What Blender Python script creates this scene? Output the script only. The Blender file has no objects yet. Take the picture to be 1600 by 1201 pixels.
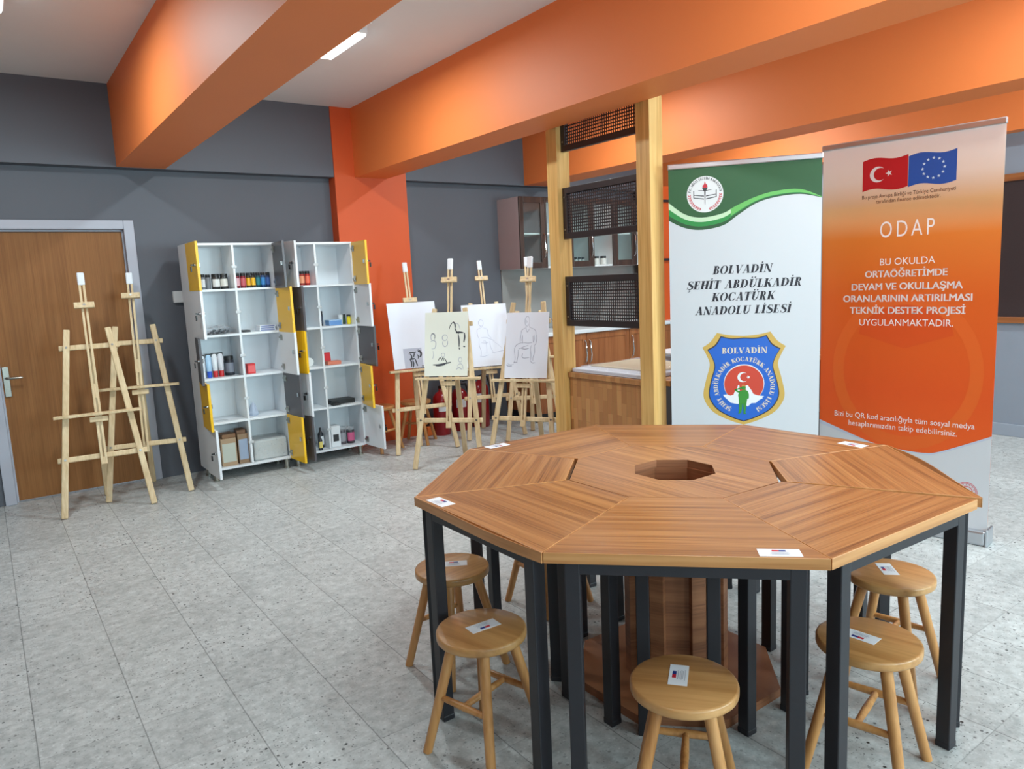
import bpy, bmesh, math, random
from mathutils import Vector, Matrix, Euler
random.seed(7)
C = bpy.context.scene.collection
SC = bpy.context.scene
pi, sin, cos = math.pi, math.sin, math.cos

# ------------------------------------------------------------------ camera
F, YAW, PITCH, ROLL, CH = 1147.96, 0.6217, 0.1421, -0.0458, 1.4334
fw = Vector((sin(YAW)*cos(PITCH), cos(YAW)*cos(PITCH), -sin(PITCH)))
rt = Vector((cos(YAW), -sin(YAW), 0)); up = rt.cross(fw)
r2 = rt*cos(ROLL)+up*sin(ROLL); u2 = -rt*sin(ROLL)+up*cos(ROLL)
cam = bpy.data.cameras.new('camera'); co = bpy.data.objects.new('camera', cam); C.objects.link(co)
M = Matrix((r2, u2, -fw)).transposed().to_4x4(); M.translation = (0, 0, CH)
co.matrix_world = M
cam.sensor_fit = 'HORIZONTAL'; cam.sensor_width = 36; cam.lens = F/1600*36
cam.clip_start = .02
SC.camera = co

# ------------------------------------------------------------------ world, daylight, exposure
SC.view_settings.view_transform = 'Standard'; SC.view_settings.look = 'None'
SC.view_settings.exposure = 0.0; SC.view_settings.gamma = 1; SC.view_settings.use_curve_mapping = False
SC.cycles.use_denoising = True
SC.cycles.max_bounces = 10; SC.cycles.diffuse_bounces = 6; SC.cycles.sample_clamp_indirect = 8
wd = bpy.data.worlds.new('sky'); SC.world = wd; wd.use_nodes = True
wd.node_tree.nodes['Background'].inputs[0].default_value = (.75, .87, 1, 1)
wd.node_tree.nodes['Background'].inputs[1].default_value = 0.6
WINS = [(-2.6, -1.3), (-.75, .75), (1.45, 2.65), (3.25, 4.5), (5.1, 6.3)]
WPOW = [14, 60, 115, 145, 155]
for (a, b), pw in zip(WINS, WPOW):     # daylight standing outside each window behind the camera
    l = bpy.data.lights.new('window_daylight', 'AREA'); l.shape = 'RECTANGLE'
    l.size = b-a; l.size_y = 1.45; l.energy = pw; l.color = (.66, .92, 1)
    o = bpy.data.objects.new('window_daylight', l); C.objects.link(o)
    o.location = ((a+b)/2, -2.16, 1.62); o.rotation_euler = (math.radians(78), 0, 0)
LAMP_W = 30.0

# ------------------------------------------------------------------ colour and materials
def lin(c): return tuple(((v/255/12.92) if v/255 <= .04045 else ((v/255+.055)/1.055)**2.4) for v in c)
MATS = {}
def base(name):
    m = bpy.data.materials.new(name); m.use_nodes = True
    return m, m.node_tree, m.node_tree.nodes['Principled BSDF']
def mat(name, rgb, rough=.5, metal=0, var=.04, scale=6, bump=0, spec=.5, trans=0, emit=0, alpha=1, coat=0):
    """plain procedural surface: a little noise in colour and, if asked, in relief"""
    if name in MATS: return MATS[name]
    m, t, b = base(name)
    N = t.nodes; L = t.links
    tc = N.new('ShaderNodeTexCoord'); nz = N.new('ShaderNodeTexNoise'); nz.inputs['Scale'].default_value = scale
    nz.inputs['Detail'].default_value = 3
    L.new(tc.outputs['Object'], nz.inputs['Vector'])
    mx = N.new('ShaderNodeMix'); mx.data_type = 'RGBA'
    c = lin(rgb); mx.inputs['A'].default_value = tuple(max(0, v*(1-var)) for v in c)+(1,)
    mx.inputs['B'].default_value = tuple(min(1, v*(1+var)) for v in c)+(1,)
    L.new(nz.outputs['Fac'], mx.inputs['Factor']); L.new(mx.outputs['Result'], b.inputs['Base Color'])
    b.inputs['Roughness'].default_value = rough; b.inputs['Metallic'].default_value = metal
    b.inputs['Specular IOR Level'].default_value = spec
    b.inputs['Transmission Weight'].default_value = trans; b.inputs['Coat Weight'].default_value = coat
    if alpha < 1: b.inputs['Alpha'].default_value = alpha
    if emit: b.inputs['Emission Color'].default_value = c+(1,); b.inputs['Emission Strength'].default_value = emit
    if bump:
        bp = N.new('ShaderNodeBump'); bp.inputs['Strength'].default_value = bump; bp.inputs['Distance'].default_value = .004
        n2 = N.new('ShaderNodeTexNoise'); n2.inputs['Scale'].default_value = scale*12
        L.new(tc.outputs['Object'], n2.inputs['Vector']); L.new(n2.outputs['Fac'], bp.inputs['Height']); L.new(bp.outputs['Normal'], b.inputs['Normal'])
    MATS[name] = m; return m
def wood(name, dark, mid, light, axis='x', sc=1.0, rough=.4, streak=14, coat=0, spec=.5):
    """veneer: noise stretched along the grain axis, in object space, fine streaks over broad bands"""
    if name in MATS: return MATS[name]
    m, t, b = base(name); N = t.nodes; L = t.links
    tc = N.new('ShaderNodeTexCoord'); oi = N.new('ShaderNodeObjectInfo')
    ad = N.new('ShaderNodeVectorMath'); ad.operation = 'ADD'
    cb = N.new('ShaderNodeMath'); cb.operation = 'MULTIPLY'; cb.inputs[1].default_value = 37
    L.new(oi.outputs['Random'], cb.inputs[0]); L.new(tc.outputs['Object'], ad.inputs[0]); L.new(cb.outputs[0], ad.inputs[1])
    mp = N.new('ShaderNodeMapping')
    s = {'x': (.5, streak, streak), 'y': (streak, .5, streak), 'z': (streak, streak, .5), 'xy': (1, 1, streak*2)}[axis]
    mp.inputs['Scale'].default_value = tuple(v*sc for v in s); L.new(ad.outputs[0], mp.inputs['Vector'])
    n1 = N.new('ShaderNodeTexNoise'); n1.inputs['Scale'].default_value = 1.2; n1.inputs['Detail'].default_value = 4; n1.inputs['Distortion'].default_value = .5
    n2 = N.new('ShaderNodeTexNoise'); n2.inputs['Scale'].default_value = 6; n2.inputs['Detail'].default_value = 6
    L.new(mp.outputs[0], n1.inputs['Vector']); L.new(mp.outputs[0], n2.inputs['Vector'])
    mx = N.new('ShaderNodeMath'); mx.operation = 'MULTIPLY_ADD'; mx.inputs[1].default_value = .55
    h = N.new('ShaderNodeMath'); h.operation = 'MULTIPLY'; h.inputs[1].default_value = .45
    L.new(n2.outputs['Fac'], h.inputs[0]); L.new(n1.outputs['Fac'], mx.inputs[0]); L.new(h.outputs[0], mx.inputs[2])
    cr = N.new('ShaderNodeValToRGB'); e = cr.color_ramp.elements
    e[0].position = .36; e[0].color = lin(dark)+(1,); e[1].position = .64; e[1].color = lin(light)+(1,)
    k = e.new(.5); k.color = lin(mid)+(1,)
    L.new(mx.outputs[0], cr.inputs[0]); L.new(cr.outputs[0], b.inputs['Base Color'])
    b.inputs['Roughness'].default_value = rough; b.inputs['Coat Weight'].default_value = coat; b.inputs['Specular IOR Level'].default_value = spec
    MATS[name] = m; return m
def floor_mat():
    m, t, b = base('terrazzo_tiles'); N = t.nodes; L = t.links
    tc = N.new('ShaderNodeTexCoord'); P = tc.outputs['Object']
    def math_(op, a, c=None, d=None):
        n = N.new('ShaderNodeMath'); n.operation = op
        for i, v in enumerate((a, c, d)):
            if v is None: continue
            if isinstance(v, (int, float)): n.inputs[i].default_value = v
            else: L.new(v, n.inputs[i])
        return n.outputs[0]
    sp = N.new('ShaderNodeSeparateXYZ'); L.new(P, sp.inputs[0])
    T = .297
    fx = math_('DIVIDE', math_('ADD', sp.outputs[0], .011), T); fy = math_('DIVIDE', math_('SUBTRACT', sp.outputs[1], 2.632), T)
    def joint(f, w, amt):
        d = math_('ABSOLUTE', math_('SUBTRACT', f, math_('ROUND', f)))
        mr = N.new('ShaderNodeMapRange'); L.new(d, mr.inputs[0]); mr.inputs[1].default_value = w*.4; mr.inputs[2].default_value = w
        mr.inputs[3].default_value = amt; mr.inputs[4].default_value = 0
        return mr.outputs[0]
    jn = N.new('ShaderNodeTexNoise'); jn.inputs['Scale'].default_value = 5; L.new(P, jn.inputs['Vector'])
    jx = joint(fx, .0085, .50); jy = math_('MULTIPLY', joint(fy, .0085, .62), math_('SUBTRACT', jn.outputs['Fac'], .10))
    j = math_('MAXIMUM', jx, jy)
    cb = N.new('ShaderNodeCombineXYZ'); L.new(math_('FLOOR', fx), cb.inputs[0]); L.new(math_('FLOOR', fy), cb.inputs[1])
    wn = N.new('ShaderNodeTexWhiteNoise'); L.new(cb.outputs[0], wn.inputs['Vector'])
    tile = wn.outputs['Value']
    ad = N.new('ShaderNodeVectorMath'); ad.operation = 'ADD'; L.new(P, ad.inputs[0])
    sc3 = N.new('ShaderNodeVectorMath'); sc3.operation = 'SCALE'; sc3.inputs['Scale'].default_value = 9; L.new(wn.outputs['Color'], sc3.inputs[0]); L.new(sc3.outputs[0], ad.inputs[1])
    def chips(scale, thr, size, soft):
        v = N.new('ShaderNodeTexVoronoi'); v.inputs['Scale'].default_value = scale; L.new(ad.outputs[0], v.inputs['Vector'])
        s = N.new('ShaderNodeSeparateColor'); L.new(v.outputs['Color'], s.inputs[0])
        keep = math_('LESS_THAN', s.outputs[0], thr)
        near = N.new('ShaderNodeMapRange'); L.new(v.outputs['Distance'], near.inputs[0])
        near.inputs[1].default_value = size-soft; near.inputs[2].default_value = size; near.inputs[3].default_value = 1; near.inputs[4].default_value = 0
        return math_('MULTIPLY', math_('MULTIPLY', keep, near.outputs[0]), s.outputs[1])
    big = chips(58, .22, .34, .08); small = chips(120, .34, .36, .10); lightc = chips(85, .35, .42, .2)
    dens = math_('ADD', math_('MULTIPLY', tile, .7), .45)
    n1 = N.new('ShaderNodeTexNoise'); n1.inputs['Scale'].default_value = 26; n1.inputs['Detail'].default_value = 8; n1.inputs['Roughness'].default_value = .7; L.new(ad.outputs[0], n1.inputs['Vector'])
    n2 = N.new('ShaderNodeTexNoise'); n2.inputs['Scale'].default_value = 2.2; n2.inputs['Detail'].default_value = 3; L.new(P, n2.inputs['Vector'])
    v = math_('MULTIPLY_ADD', math_('SUBTRACT', n1.outputs['Fac'], .5), .62, .455)
    v = math_('MULTIPLY_ADD', math_('SUBTRACT', tile, .5), .06, v)
    v = math_('MULTIPLY_ADD', math_('SUBTRACT', n2.outputs['Fac'], .5), .10, v)
    v = math_('MULTIPLY_ADD', lightc, .12, v)
    v = math_('MULTIPLY', v, math_('SUBTRACT', 1, math_('MULTIPLY', math_('MULTIPLY', big, dens), .95)))
    v = math_('MULTIPLY', v, math_('SUBTRACT', 1, math_('MULTIPLY', math_('MULTIPLY', small, dens), .75)))
    v = math_('MULTIPLY', v, math_('SUBTRACT', 1, j))
    col = N.new('ShaderNodeCombineColor'); L.new(math_('MULTIPLY', v, .975), col.inputs[0]); L.new(v, col.inputs[1]); L.new(math_('MULTIPLY', v, .985), col.inputs[2])
    L.new(col.outputs[0], b.inputs['Base Color'])
    rn = math_('MULTIPLY_ADD', n2.outputs['Fac'], .25, .28); L.new(rn, b.inputs['Roughness'])
    b.inputs['Specular IOR Level'].default_value = .35
    return m
def blockwood(name):
    m, t, b = base(name); N = t.nodes; L = t.links
    tc = N.new('ShaderNodeTexCoord'); mp = N.new('ShaderNodeMapping'); L.new(tc.outputs['Object'], mp.inputs['Vector'])
    mp.inputs['Rotation'].default_value = (0, math.radians(90), 0)
    sx = N.new('ShaderNodeSeparateXYZ'); L.new(tc.outputs['Object'], sx.inputs[0])
    cm = N.new('ShaderNodeCombineXYZ'); L.new(sx.outputs[2], cm.inputs[0]); L.new(sx.outputs[1], cm.inputs[1])
    br = N.new('ShaderNodeTexBrick'); L.new(cm.outputs[0], br.inputs['Vector'])
    br.inputs['Scale'].default_value = 1; br.inputs['Brick Width'].default_value = .16; br.inputs['Row Height'].default_value = .042; br.inputs['Mortar Size'].default_value = .0006
    br.inputs['Color1'].default_value = lin((200, 144, 88))+(1,); br.inputs['Color2'].default_value = lin((168, 112, 64))+(1,); br.inputs['Mortar'].default_value = lin((150, 98, 56))+(1,)
    nz = N.new('ShaderNodeTexNoise'); nz.inputs['Scale'].default_value = 3; nz.inputs['Detail'].default_value = 4
    m2 = N.new('ShaderNodeMapping'); m2.inputs['Scale'].default_value = (30, 30, 2); L.new(tc.outputs['Object'], m2.inputs['Vector']); L.new(m2.outputs[0], nz.inputs['Vector'])
    mx = N.new('ShaderNodeMix'); mx.data_type = 'RGBA'; mx.blend_type = 'MULTIPLY'; mx.inputs['Factor'].default_value = .22
    L.new(br.outputs['Color'], mx.inputs['A']); L.new(nz.outputs['Color'], mx.inputs['B']); L.new(mx.outputs['Result'], b.inputs['Base Color'])
    b.inputs['Roughness'].default_value = .45
    return m
def ramp_mat(name, axis, stops, rough=.45):
    """print whose ink colour changes along one object axis"""
    m, t, b = base(name); N = t.nodes; L = t.links
    tc = N.new('ShaderNodeTexCoord'); s = N.new('ShaderNodeSeparateXYZ'); L.new(tc.outputs['Object'], s.inputs[0])
    cr = N.new('ShaderNodeValToRGB'); mr = N.new('ShaderNodeMapRange')
    a, z = stops[0][0], stops[-1][0]; mr.inputs[1].default_value = a; mr.inputs[2].default_value = z
    L.new(s.outputs[axis], mr.inputs[0]); L.new(mr.outputs[0], cr.inputs[0])
    e = cr.color_ramp.elements
    e[0].position = 0; e[0].color = lin(stops[0][1])+(1,); e[1].position = 1; e[1].color = lin(stops[-1][1])+(1,)
    for p, c in stops[1:-1]:
        k = e.new((p-a)/(z-a)); k.color = lin(c)+(1,)
    L.new(cr.outputs[0], b.inputs['Base Color']); b.inputs['Roughness'].default_value = rough
    return m

# ------------------------------------------------------------------ mesh builder
class MB:
    def __init__(s): s.v = []; s.f = []; s.mi = []; s.sm = []; s.m = 0; s.x = Matrix.Identity(4)
    def add(s, vs, fs, smooth=False):
        n = len(s.v); s.v += [tuple(s.x @ Vector(p)) for p in vs]
        for f in fs: s.f.append([n+i for i in f]); s.mi.append(s.m); s.sm.append(smooth)
        return s
    def box(s, x0, x1, y0, y1, z0, z1):
        return s.add([(x, y, z) for x in (x0, x1) for y in (y0, y1) for z in (z0, z1)],
                     [(0, 1, 3, 2), (4, 6, 7, 5), (0, 4, 5, 1), (2, 3, 7, 6), (0, 2, 6, 4), (1, 5, 7, 3)])
    def bar(s, a, b, w, t, side):
        """square bar a->b; w along `side`, t across it"""
        a = Vector(a); b = Vector(b); d = (b-a).normalized(); sd = Vector(side); sd = (sd-d*sd.dot(d)).normalized(); n = d.cross(sd)
        vs = [p+sd*(i*w/2)+n*(j*t/2) for p in (a, b) for i, j in ((-1, -1), (1, -1), (1, 1), (-1, 1))]
        return s.add(vs, [(3, 2, 1, 0), (4, 5, 6, 7), (0, 1, 5, 4), (1, 2, 6, 5), (2, 3, 7, 6), (3, 0, 4, 7)])
    def tube(s, pts, r, n=10, caps=True):
        pts = [Vector(p) for p in pts]; k = len(pts); rr = r if isinstance(r, (list, tuple)) else [r]*k
        vs = []; pn = None
        for i, p in enumerate(pts):
            d = (pts[min(i+1, k-1)]-pts[max(i-1, 0)]).normalized()
            if pn is None: pn = d.orthogonal().normalized()
            pn = (pn-d*pn.dot(d)).normalized(); q = d.cross(pn)
            vs += [p+(pn*cos(2*pi*j/n)+q*sin(2*pi*j/n))*rr[i] for j in range(n)]
        fs = [(i*n+j, i*n+(j+1) % n, (i+1)*n+(j+1) % n, (i+1)*n+j) for i in range(k-1) for j in range(n)]
        s.add(vs, fs, True)
        if caps:
            s.add(vs[:n], [tuple(range(n-1, -1, -1))]); s.add(vs[-n:], [tuple(range(n))])
        return s
    def lathe(s, prof, n=24, c=(0, 0), a0=0):
        k = len(prof)
        vs = [(c[0]+r*cos(a0+2*pi*j/n), c[1]+r*sin(a0+2*pi*j/n), z) for r, z in prof for j in range(n)]
        fs = [(i*n+j, i*n+(j+1) % n, (i+1)*n+(j+1) % n, (i+1)*n+j) for i in range(k-1) for j in range(n)]
        s.add(vs, fs, True)
        if prof[0][0] > 1e-5: s.add(vs[:n], [tuple(range(n-1, -1, -1))])
        if prof[-1][0] > 1e-5: s.add(vs[-n:], [tuple(range(n))])
        return s
    def prism(s, poly, z0, z1, side_m=None):
        n = len(poly); a = sum(poly[i][0]*poly[(i+1) % n][1]-poly[(i+1) % n][0]*poly[i][1] for i in range(n))
        if a < 0: poly = poly[::-1]
        vs = [(x, y, z) for z in (z0, z1) for x, y in poly]
        s.add(vs, [tuple(range(n-1, -1, -1)), tuple(range(n, 2*n))])
        m = s.m
        if side_m is not None: s.m = side_m
        s.add(vs, [(i, (i+1) % n, n+(i+1) % n, n+i) for i in range(n)]); s.m = m
        return s
    def flat(s, poly, y):
        """polygon in the local x-z plane at depth y, facing -y"""
        n = len(poly); a = sum(poly[i][0]*poly[(i+1) % n][1]-poly[(i+1) % n][0]*poly[i][1] for i in range(n))
        if a < 0: poly = poly[::-1]
        return s.add([(x, y, z) for x, z in poly], [tuple(range(n))])
    def build(s, name, mats, parent=None, bevel=0, loc=None, rot=None, sharp=40):
        me = bpy.data.meshes.new(name); me.from_pydata(s.v, [], s.f)
        for m in (mats if isinstance(mats, (list, tuple)) else [mats]): me.materials.append(m)
        me.polygons.foreach_set('material_index', s.mi); me.polygons.foreach_set('use_smooth', s.sm)
        me.validate(); me.update()
        if any(s.sm): me.set_sharp_from_angle(angle=math.radians(sharp))
        o = bpy.data.objects.new(name, me); C.objects.link(o)
        if parent is not None: o.parent = parent
        if loc: o.location = loc
        if rot: o.rotation_euler = rot
        if bevel:
            b = o.modifiers.new('bevel', 'BEVEL'); b.width = bevel; b.segments = 2; b.limit_method = 'ANGLE'; b.angle_limit = math.radians(50)
        return o
def tag(o, label, cat, group=None):
    o['label'] = label; o['category'] = cat
    if group: o['group'] = group
    return o
def thing(name, label, cat, loc=(0, 0, 0), rz=0, group=None):
    o = bpy.data.objects.new(name, None); C.objects.link(o); o.empty_display_size = .1
    o.location = loc; o.rotation_euler = (0, 0, rz); return tag(o, label, cat, group)
def struct(name, mb, mats, parent=None, bevel=0):
    o = mb.build(name, mats, parent, bevel)
    if parent is None: o['kind'] = 'structure'
    return o
def copy_tree(o, parent=None):
    c = o.copy(); C.objects.link(c)
    if parent is not None: c.parent = parent
    for ch in list(o.children): copy_tree(ch, c)
    return c

# ------------------------------------------------------------------ the room
ORANGE = mat('orange_paint_lit_tone', (229, 126, 63), .55, var=.03, scale=3, bump=.04)  # beams share the columns' paint; their paler lit look is put into this copy
ORANGEC = mat('orange_paint_deep_tone', (208, 82, 24), .55, var=.03, scale=3, bump=.04)  # same paint as the beams, deeper copy without that lit tone
GREY = mat('grey_wall_paint', (91, 93, 101), .6, var=.03, scale=3, bump=.05)
WHITE = mat('white_ceiling_paint', (226, 228, 228), .8, var=.02)
FRAMEP = mat('pale_grey_door_frame_paint', (176, 177, 188), .45)
YB, YP = 6.25, 6.13
XR, XL, YF = 6.62, -3.0, -2.0
struct('floor', MB().box(XL-.1, XR+.1, YF-.1, YB+.12, -.1, 0), floor_mat())
struct('ceiling', MB().box(XL-.1, XR+.1, YF-.1, YB+.12, 2.95, 3.05), WHITE)
w = MB(); w.box(XL-.1, .0, YB, YB+.1, 0, 2.95); w.box(1.03, XR+.1, YB, YB+.1, 0, 2.95); w.box(0, 1.03, YB, YB+.1, 2.0, 2.95)
struct('wall_back', w, GREY)
struct('wall_right', MB().box(XR, XR+.1, YF, YB, 0, 2.95), mat('blue_grey_wall_paint', (138, 146, 158), .6, var=.03, bump=.05))
struct('wall_left', MB().box(XL-.1, XL, YF, YB, 0, 2.95), GREY)
w = MB(); w.box(XL-.1, XR+.1, YF-.1, YF, 0, .9); w.box(XL-.1, XR+.1, YF-.1, YF, 2.35, 2.95)
xs = [XL-.1]+[v for p in WINS for v in p]+[XR+.1]
for i in range(0, len(xs), 2): w.box(xs[i], xs[i+1], YF-.1, YF, .9, 2.35)
struct('wall_front', w, mat('pale_wall_paint', (186, 188, 190), .6))
PLASTICW = mat('white_window_plastic', (225, 226, 228), .35)
GLASS = None
def glass_mat(name='clear_glass', tint=(1, 1, 1), gloss=.08):
    m, t, b = base(name); N = t.nodes; L = t.links
    tr = N.new('ShaderNodeBsdfTransparent'); tr.inputs[0].default_value = tint+(1,)
    gl = N.new('ShaderNodeBsdfGlossy'); gl.inputs['Roughness'].default_value = .03
    fr = N.new('ShaderNodeLayerWeight'); fr.inputs['Blend'].default_value = .25
    mu = N.new('ShaderNodeMath'); mu.operation = 'MULTIPLY_ADD'; mu.inputs[1].default_value = .6; mu.inputs[2].default_value = gloss; L.new(fr.outputs['Fresnel'], mu.inputs[0])
    mx = N.new('ShaderNodeMixShader'); L.new(mu.outputs[0], mx.inputs[0]); L.new(tr.outputs[0], mx.inputs[1]); L.new(gl.outputs[0], mx.inputs[2])
    L.new(mx.outputs[0], N['Material Output'].inputs[0]); return m
GLASS = glass_mat()
for i, (a, b) in enumerate(WINS):
    f = MB(); t = .06
    f.box(a, b, YF-.08, YF-.02, .9, .9+t); f.box(a, b, YF-.08, YF-.02, 2.35-t, 2.35)
    for x in (a, (a+b)/2-t/2, b-t): f.box(x, x+t, YF-.08, YF-.02, .9+t, 2.35-t)
    o = struct('window_%d' % (i+1), f, PLASTICW)
    MB().box(a+t, b-t, YF-.052, YF-.048, .9+t, 2.35-t).build('pane', GLASS, o)
# beam along the back wall, ceiling beams, column
struct('trim_1', MB().box(XL, XR, YP, YB, 2.37, 2.95), GREY)
BEAMS = [(-.95, -.62), (.945, 1.272), (2.80, 3.105), (4.66, 4.985), (6.47, XR)]
for i, (a, b) in enumerate(BEAMS):
    struct('trim_%d' % (i+2), MB().box(a, b, YF, YP, 2.372, 2.95), ORANGE)
struct('trim_7', MB().box(2.615, 3.30, YP-.012, YB, 0, 2.95), ORANGEC)
struct('trim_8', MB().box(XR-.34, XR, 5.75, YP, 0, 2.372), ORANGEC)
struct('baseboard_right', MB().box(XR-.018, XR, YF, 5.75, 0, .10), mat('blue_grey_skirting', (150, 158, 170), .4), bevel=.004)
# door with frame in the back wall
d = bpy.data.objects.new('door_1', None); C.objects.link(d); d.location = (0, YB, 0); d['kind'] = 'structure'
f = MB(); f.box(0, .07, -.02, .1, 0, 2.0); f.box(.96, 1.03, -.02, .1, 0, 2.0); f.box(.07, .96, -.02, .1, 1.935, 2.0)
f.box(.07, .082, .03, .1, 0, 1.935); f.box(.948, .96, .03, .1, 0, 1.935); f.box(.082, .948, .03, .1, 1.92, 1.935)
f.build('door_frame', FRAMEP, d, .004)
DOORW = wood('oak_door_veneer', (130, 84, 46), (142, 94, 52), (152, 102, 58), 'z', 1.2, .55, 26, spec=.25)
MB().box(.084, .946, .03, .07, .014, 1.918).build('door_leaf', DOORW, d)
NICKEL = mat('brushed_nickel', (170, 168, 160), .3, 1)
h = MB(); h.box(.09, .13, .018, .03, .77, .985); h.tube([(.11, .022, .905), (.11, -.025, .905), (.125, -.03, .905), (.205, -.03, .903)], [.009, .009, .009, .007])
h.tube([(.11, .02, .82), (.11, .008, .82)], .01); h.build('door_handle', NICKEL, d, .003)

# ------------------------------------------------------------------ ceiling lights
LEDM = mat('lit_diffuser', (250, 252, 255), .4, emit=9)
HOUS = mat('white_enamel', (220, 220, 220), .4)
def ceiling_light(x, y, ln, label, power=1.0):
    t = thing('ceiling_light', label, 'light', (x, y, 2.95), 0, 'slim ceiling lights between the beams')
    b = MB(); b.box(-.065, .065, -ln/2, ln/2, -.055, 0); b.build('housing', HOUS, t, .006)
    b = MB(); b.box(-.056, .056, -ln/2+.008, ln/2-.008, -.066, -.0545); b.build('diffuser', LEDM, t, .005)
    b = MB(); b.box(-.045, .045, -ln/2-.10, -ln/2-.002, -.03, 0); b.build('driver_box', HOUS, t, .004)
    l = bpy.data.lights.new('lamp_glow', 'AREA'); l.shape = 'RECTANGLE'; l.size = .11; l.size_y = ln-.02; l.energy = LAMP_W*power; l.color = (.84, .97, 1)
    o = bpy.data.objects.new('lamp_glow', l); C.objects.link(o); o.parent = t; o.location = (0, 0, -.068)
ceiling_light(1.985, 4.42, .54, 'lit slim ceiling light glimpsed beyond the left orange beam')
for x, y in ((.225, 4.42), (.225, 1.3), (1.985, 1.3), (3.9, 4.42), (3.9, 1.3), (5.7, 4.42), (5.7, 1.3)):
    ceiling_light(x, y, .56, 'slim ceiling light hidden behind the orange beams' if (x, y) != (.225, 4.42) else 'lit slim ceiling light at the top left corner, only its tip showing', (.12 if x < 1 else .8) if y < 2 else 1.0)

# ------------------------------------------------------------------ the octagonal table
WTOP = wood('walnut_laminate', (122, 74, 38), (164, 108, 60), (186, 131, 79), 'x', 1.0, .34, 34, spec=.45)
WTOPY = wood('walnut_laminate_hub', (122, 74, 38), (164, 108, 60), (186, 131, 79), 'y', 1.0, .34, 34, spec=.45)
WEDGE = wood('walnut_edge_band', (172, 114, 64), (196, 138, 84), (210, 154, 100), 'x', 1.0, .35, 12)
WPANEL = wood('walnut_panel', (120, 72, 46), (146, 92, 60), (160, 104, 70), 'xy', 1.0, .45, 15)
BLACK = mat('black_powder_coat', (37, 35, 40), .42, var=.08, scale=30)
PAPER = mat('white_label_paper', (232, 234, 238), .5, var=.01)
INKR = mat('red_ink', (200, 30, 52), .5, var=.02); INKB = mat('blue_ink', (30, 52, 130), .5, var=.02); INKG = mat('grey_ink', (150, 156, 170), .5, var=.02)
def sticker(parent, c, ang, z, L=.100, Wd=.049):
    """flat adhesive label with two small flags over lines of print; ang = reading direction"""
    m = MB(); m.x = Matrix.Translation((c[0], c[1], z)) @ Matrix.Rotation(ang, 4, 'Z')
    m.box(-L/2, L/2, -Wd/2, Wd/2, 0, .0007)
    def q(x0, x1, y0, y1, mi): m.m = mi; m.add([(x0, y0, .0010), (x1, y0, .0010), (x1, y1, .0010), (x0, y1, .0010)], [(0, 1, 2, 3)])
    q(-.0165, 0, .006, .016, 1); q(0, .0165, .006, .016, 2)
    for y, hw in ((.0015, .022), (-.004, .019), (-.0075, .024), (-.011, .02), (-.0165, .026)): q(-hw, hw, y-.0006, y+.0006, 3)
    o = m.build('flag_sticker', [PAPER, INKR, INKB, INKG], parent); o['label'] = 'white paper sticker with two small flags'
    return o
V = dict(L=(1.075, 2.071), FL=(1.077, 1.406), FR=(1.553, .911), R=(2.251, .880), BR=(2.718, 1.384), B=(2.686, 2.005), BB=(2.240, 2.492), BL=(1.572, 2.519))
I = dict(L=(1.557, 1.867), FL=(1.564, 1.590), FR=(1.756, 1.383), R=(2.030, 1.366), BR=(2.223, 1.548), B=(2.240, 1.860), BB=(2.059, 2.078), BL=(1.775, 2.072))
TZ, TT = .75, .029
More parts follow.
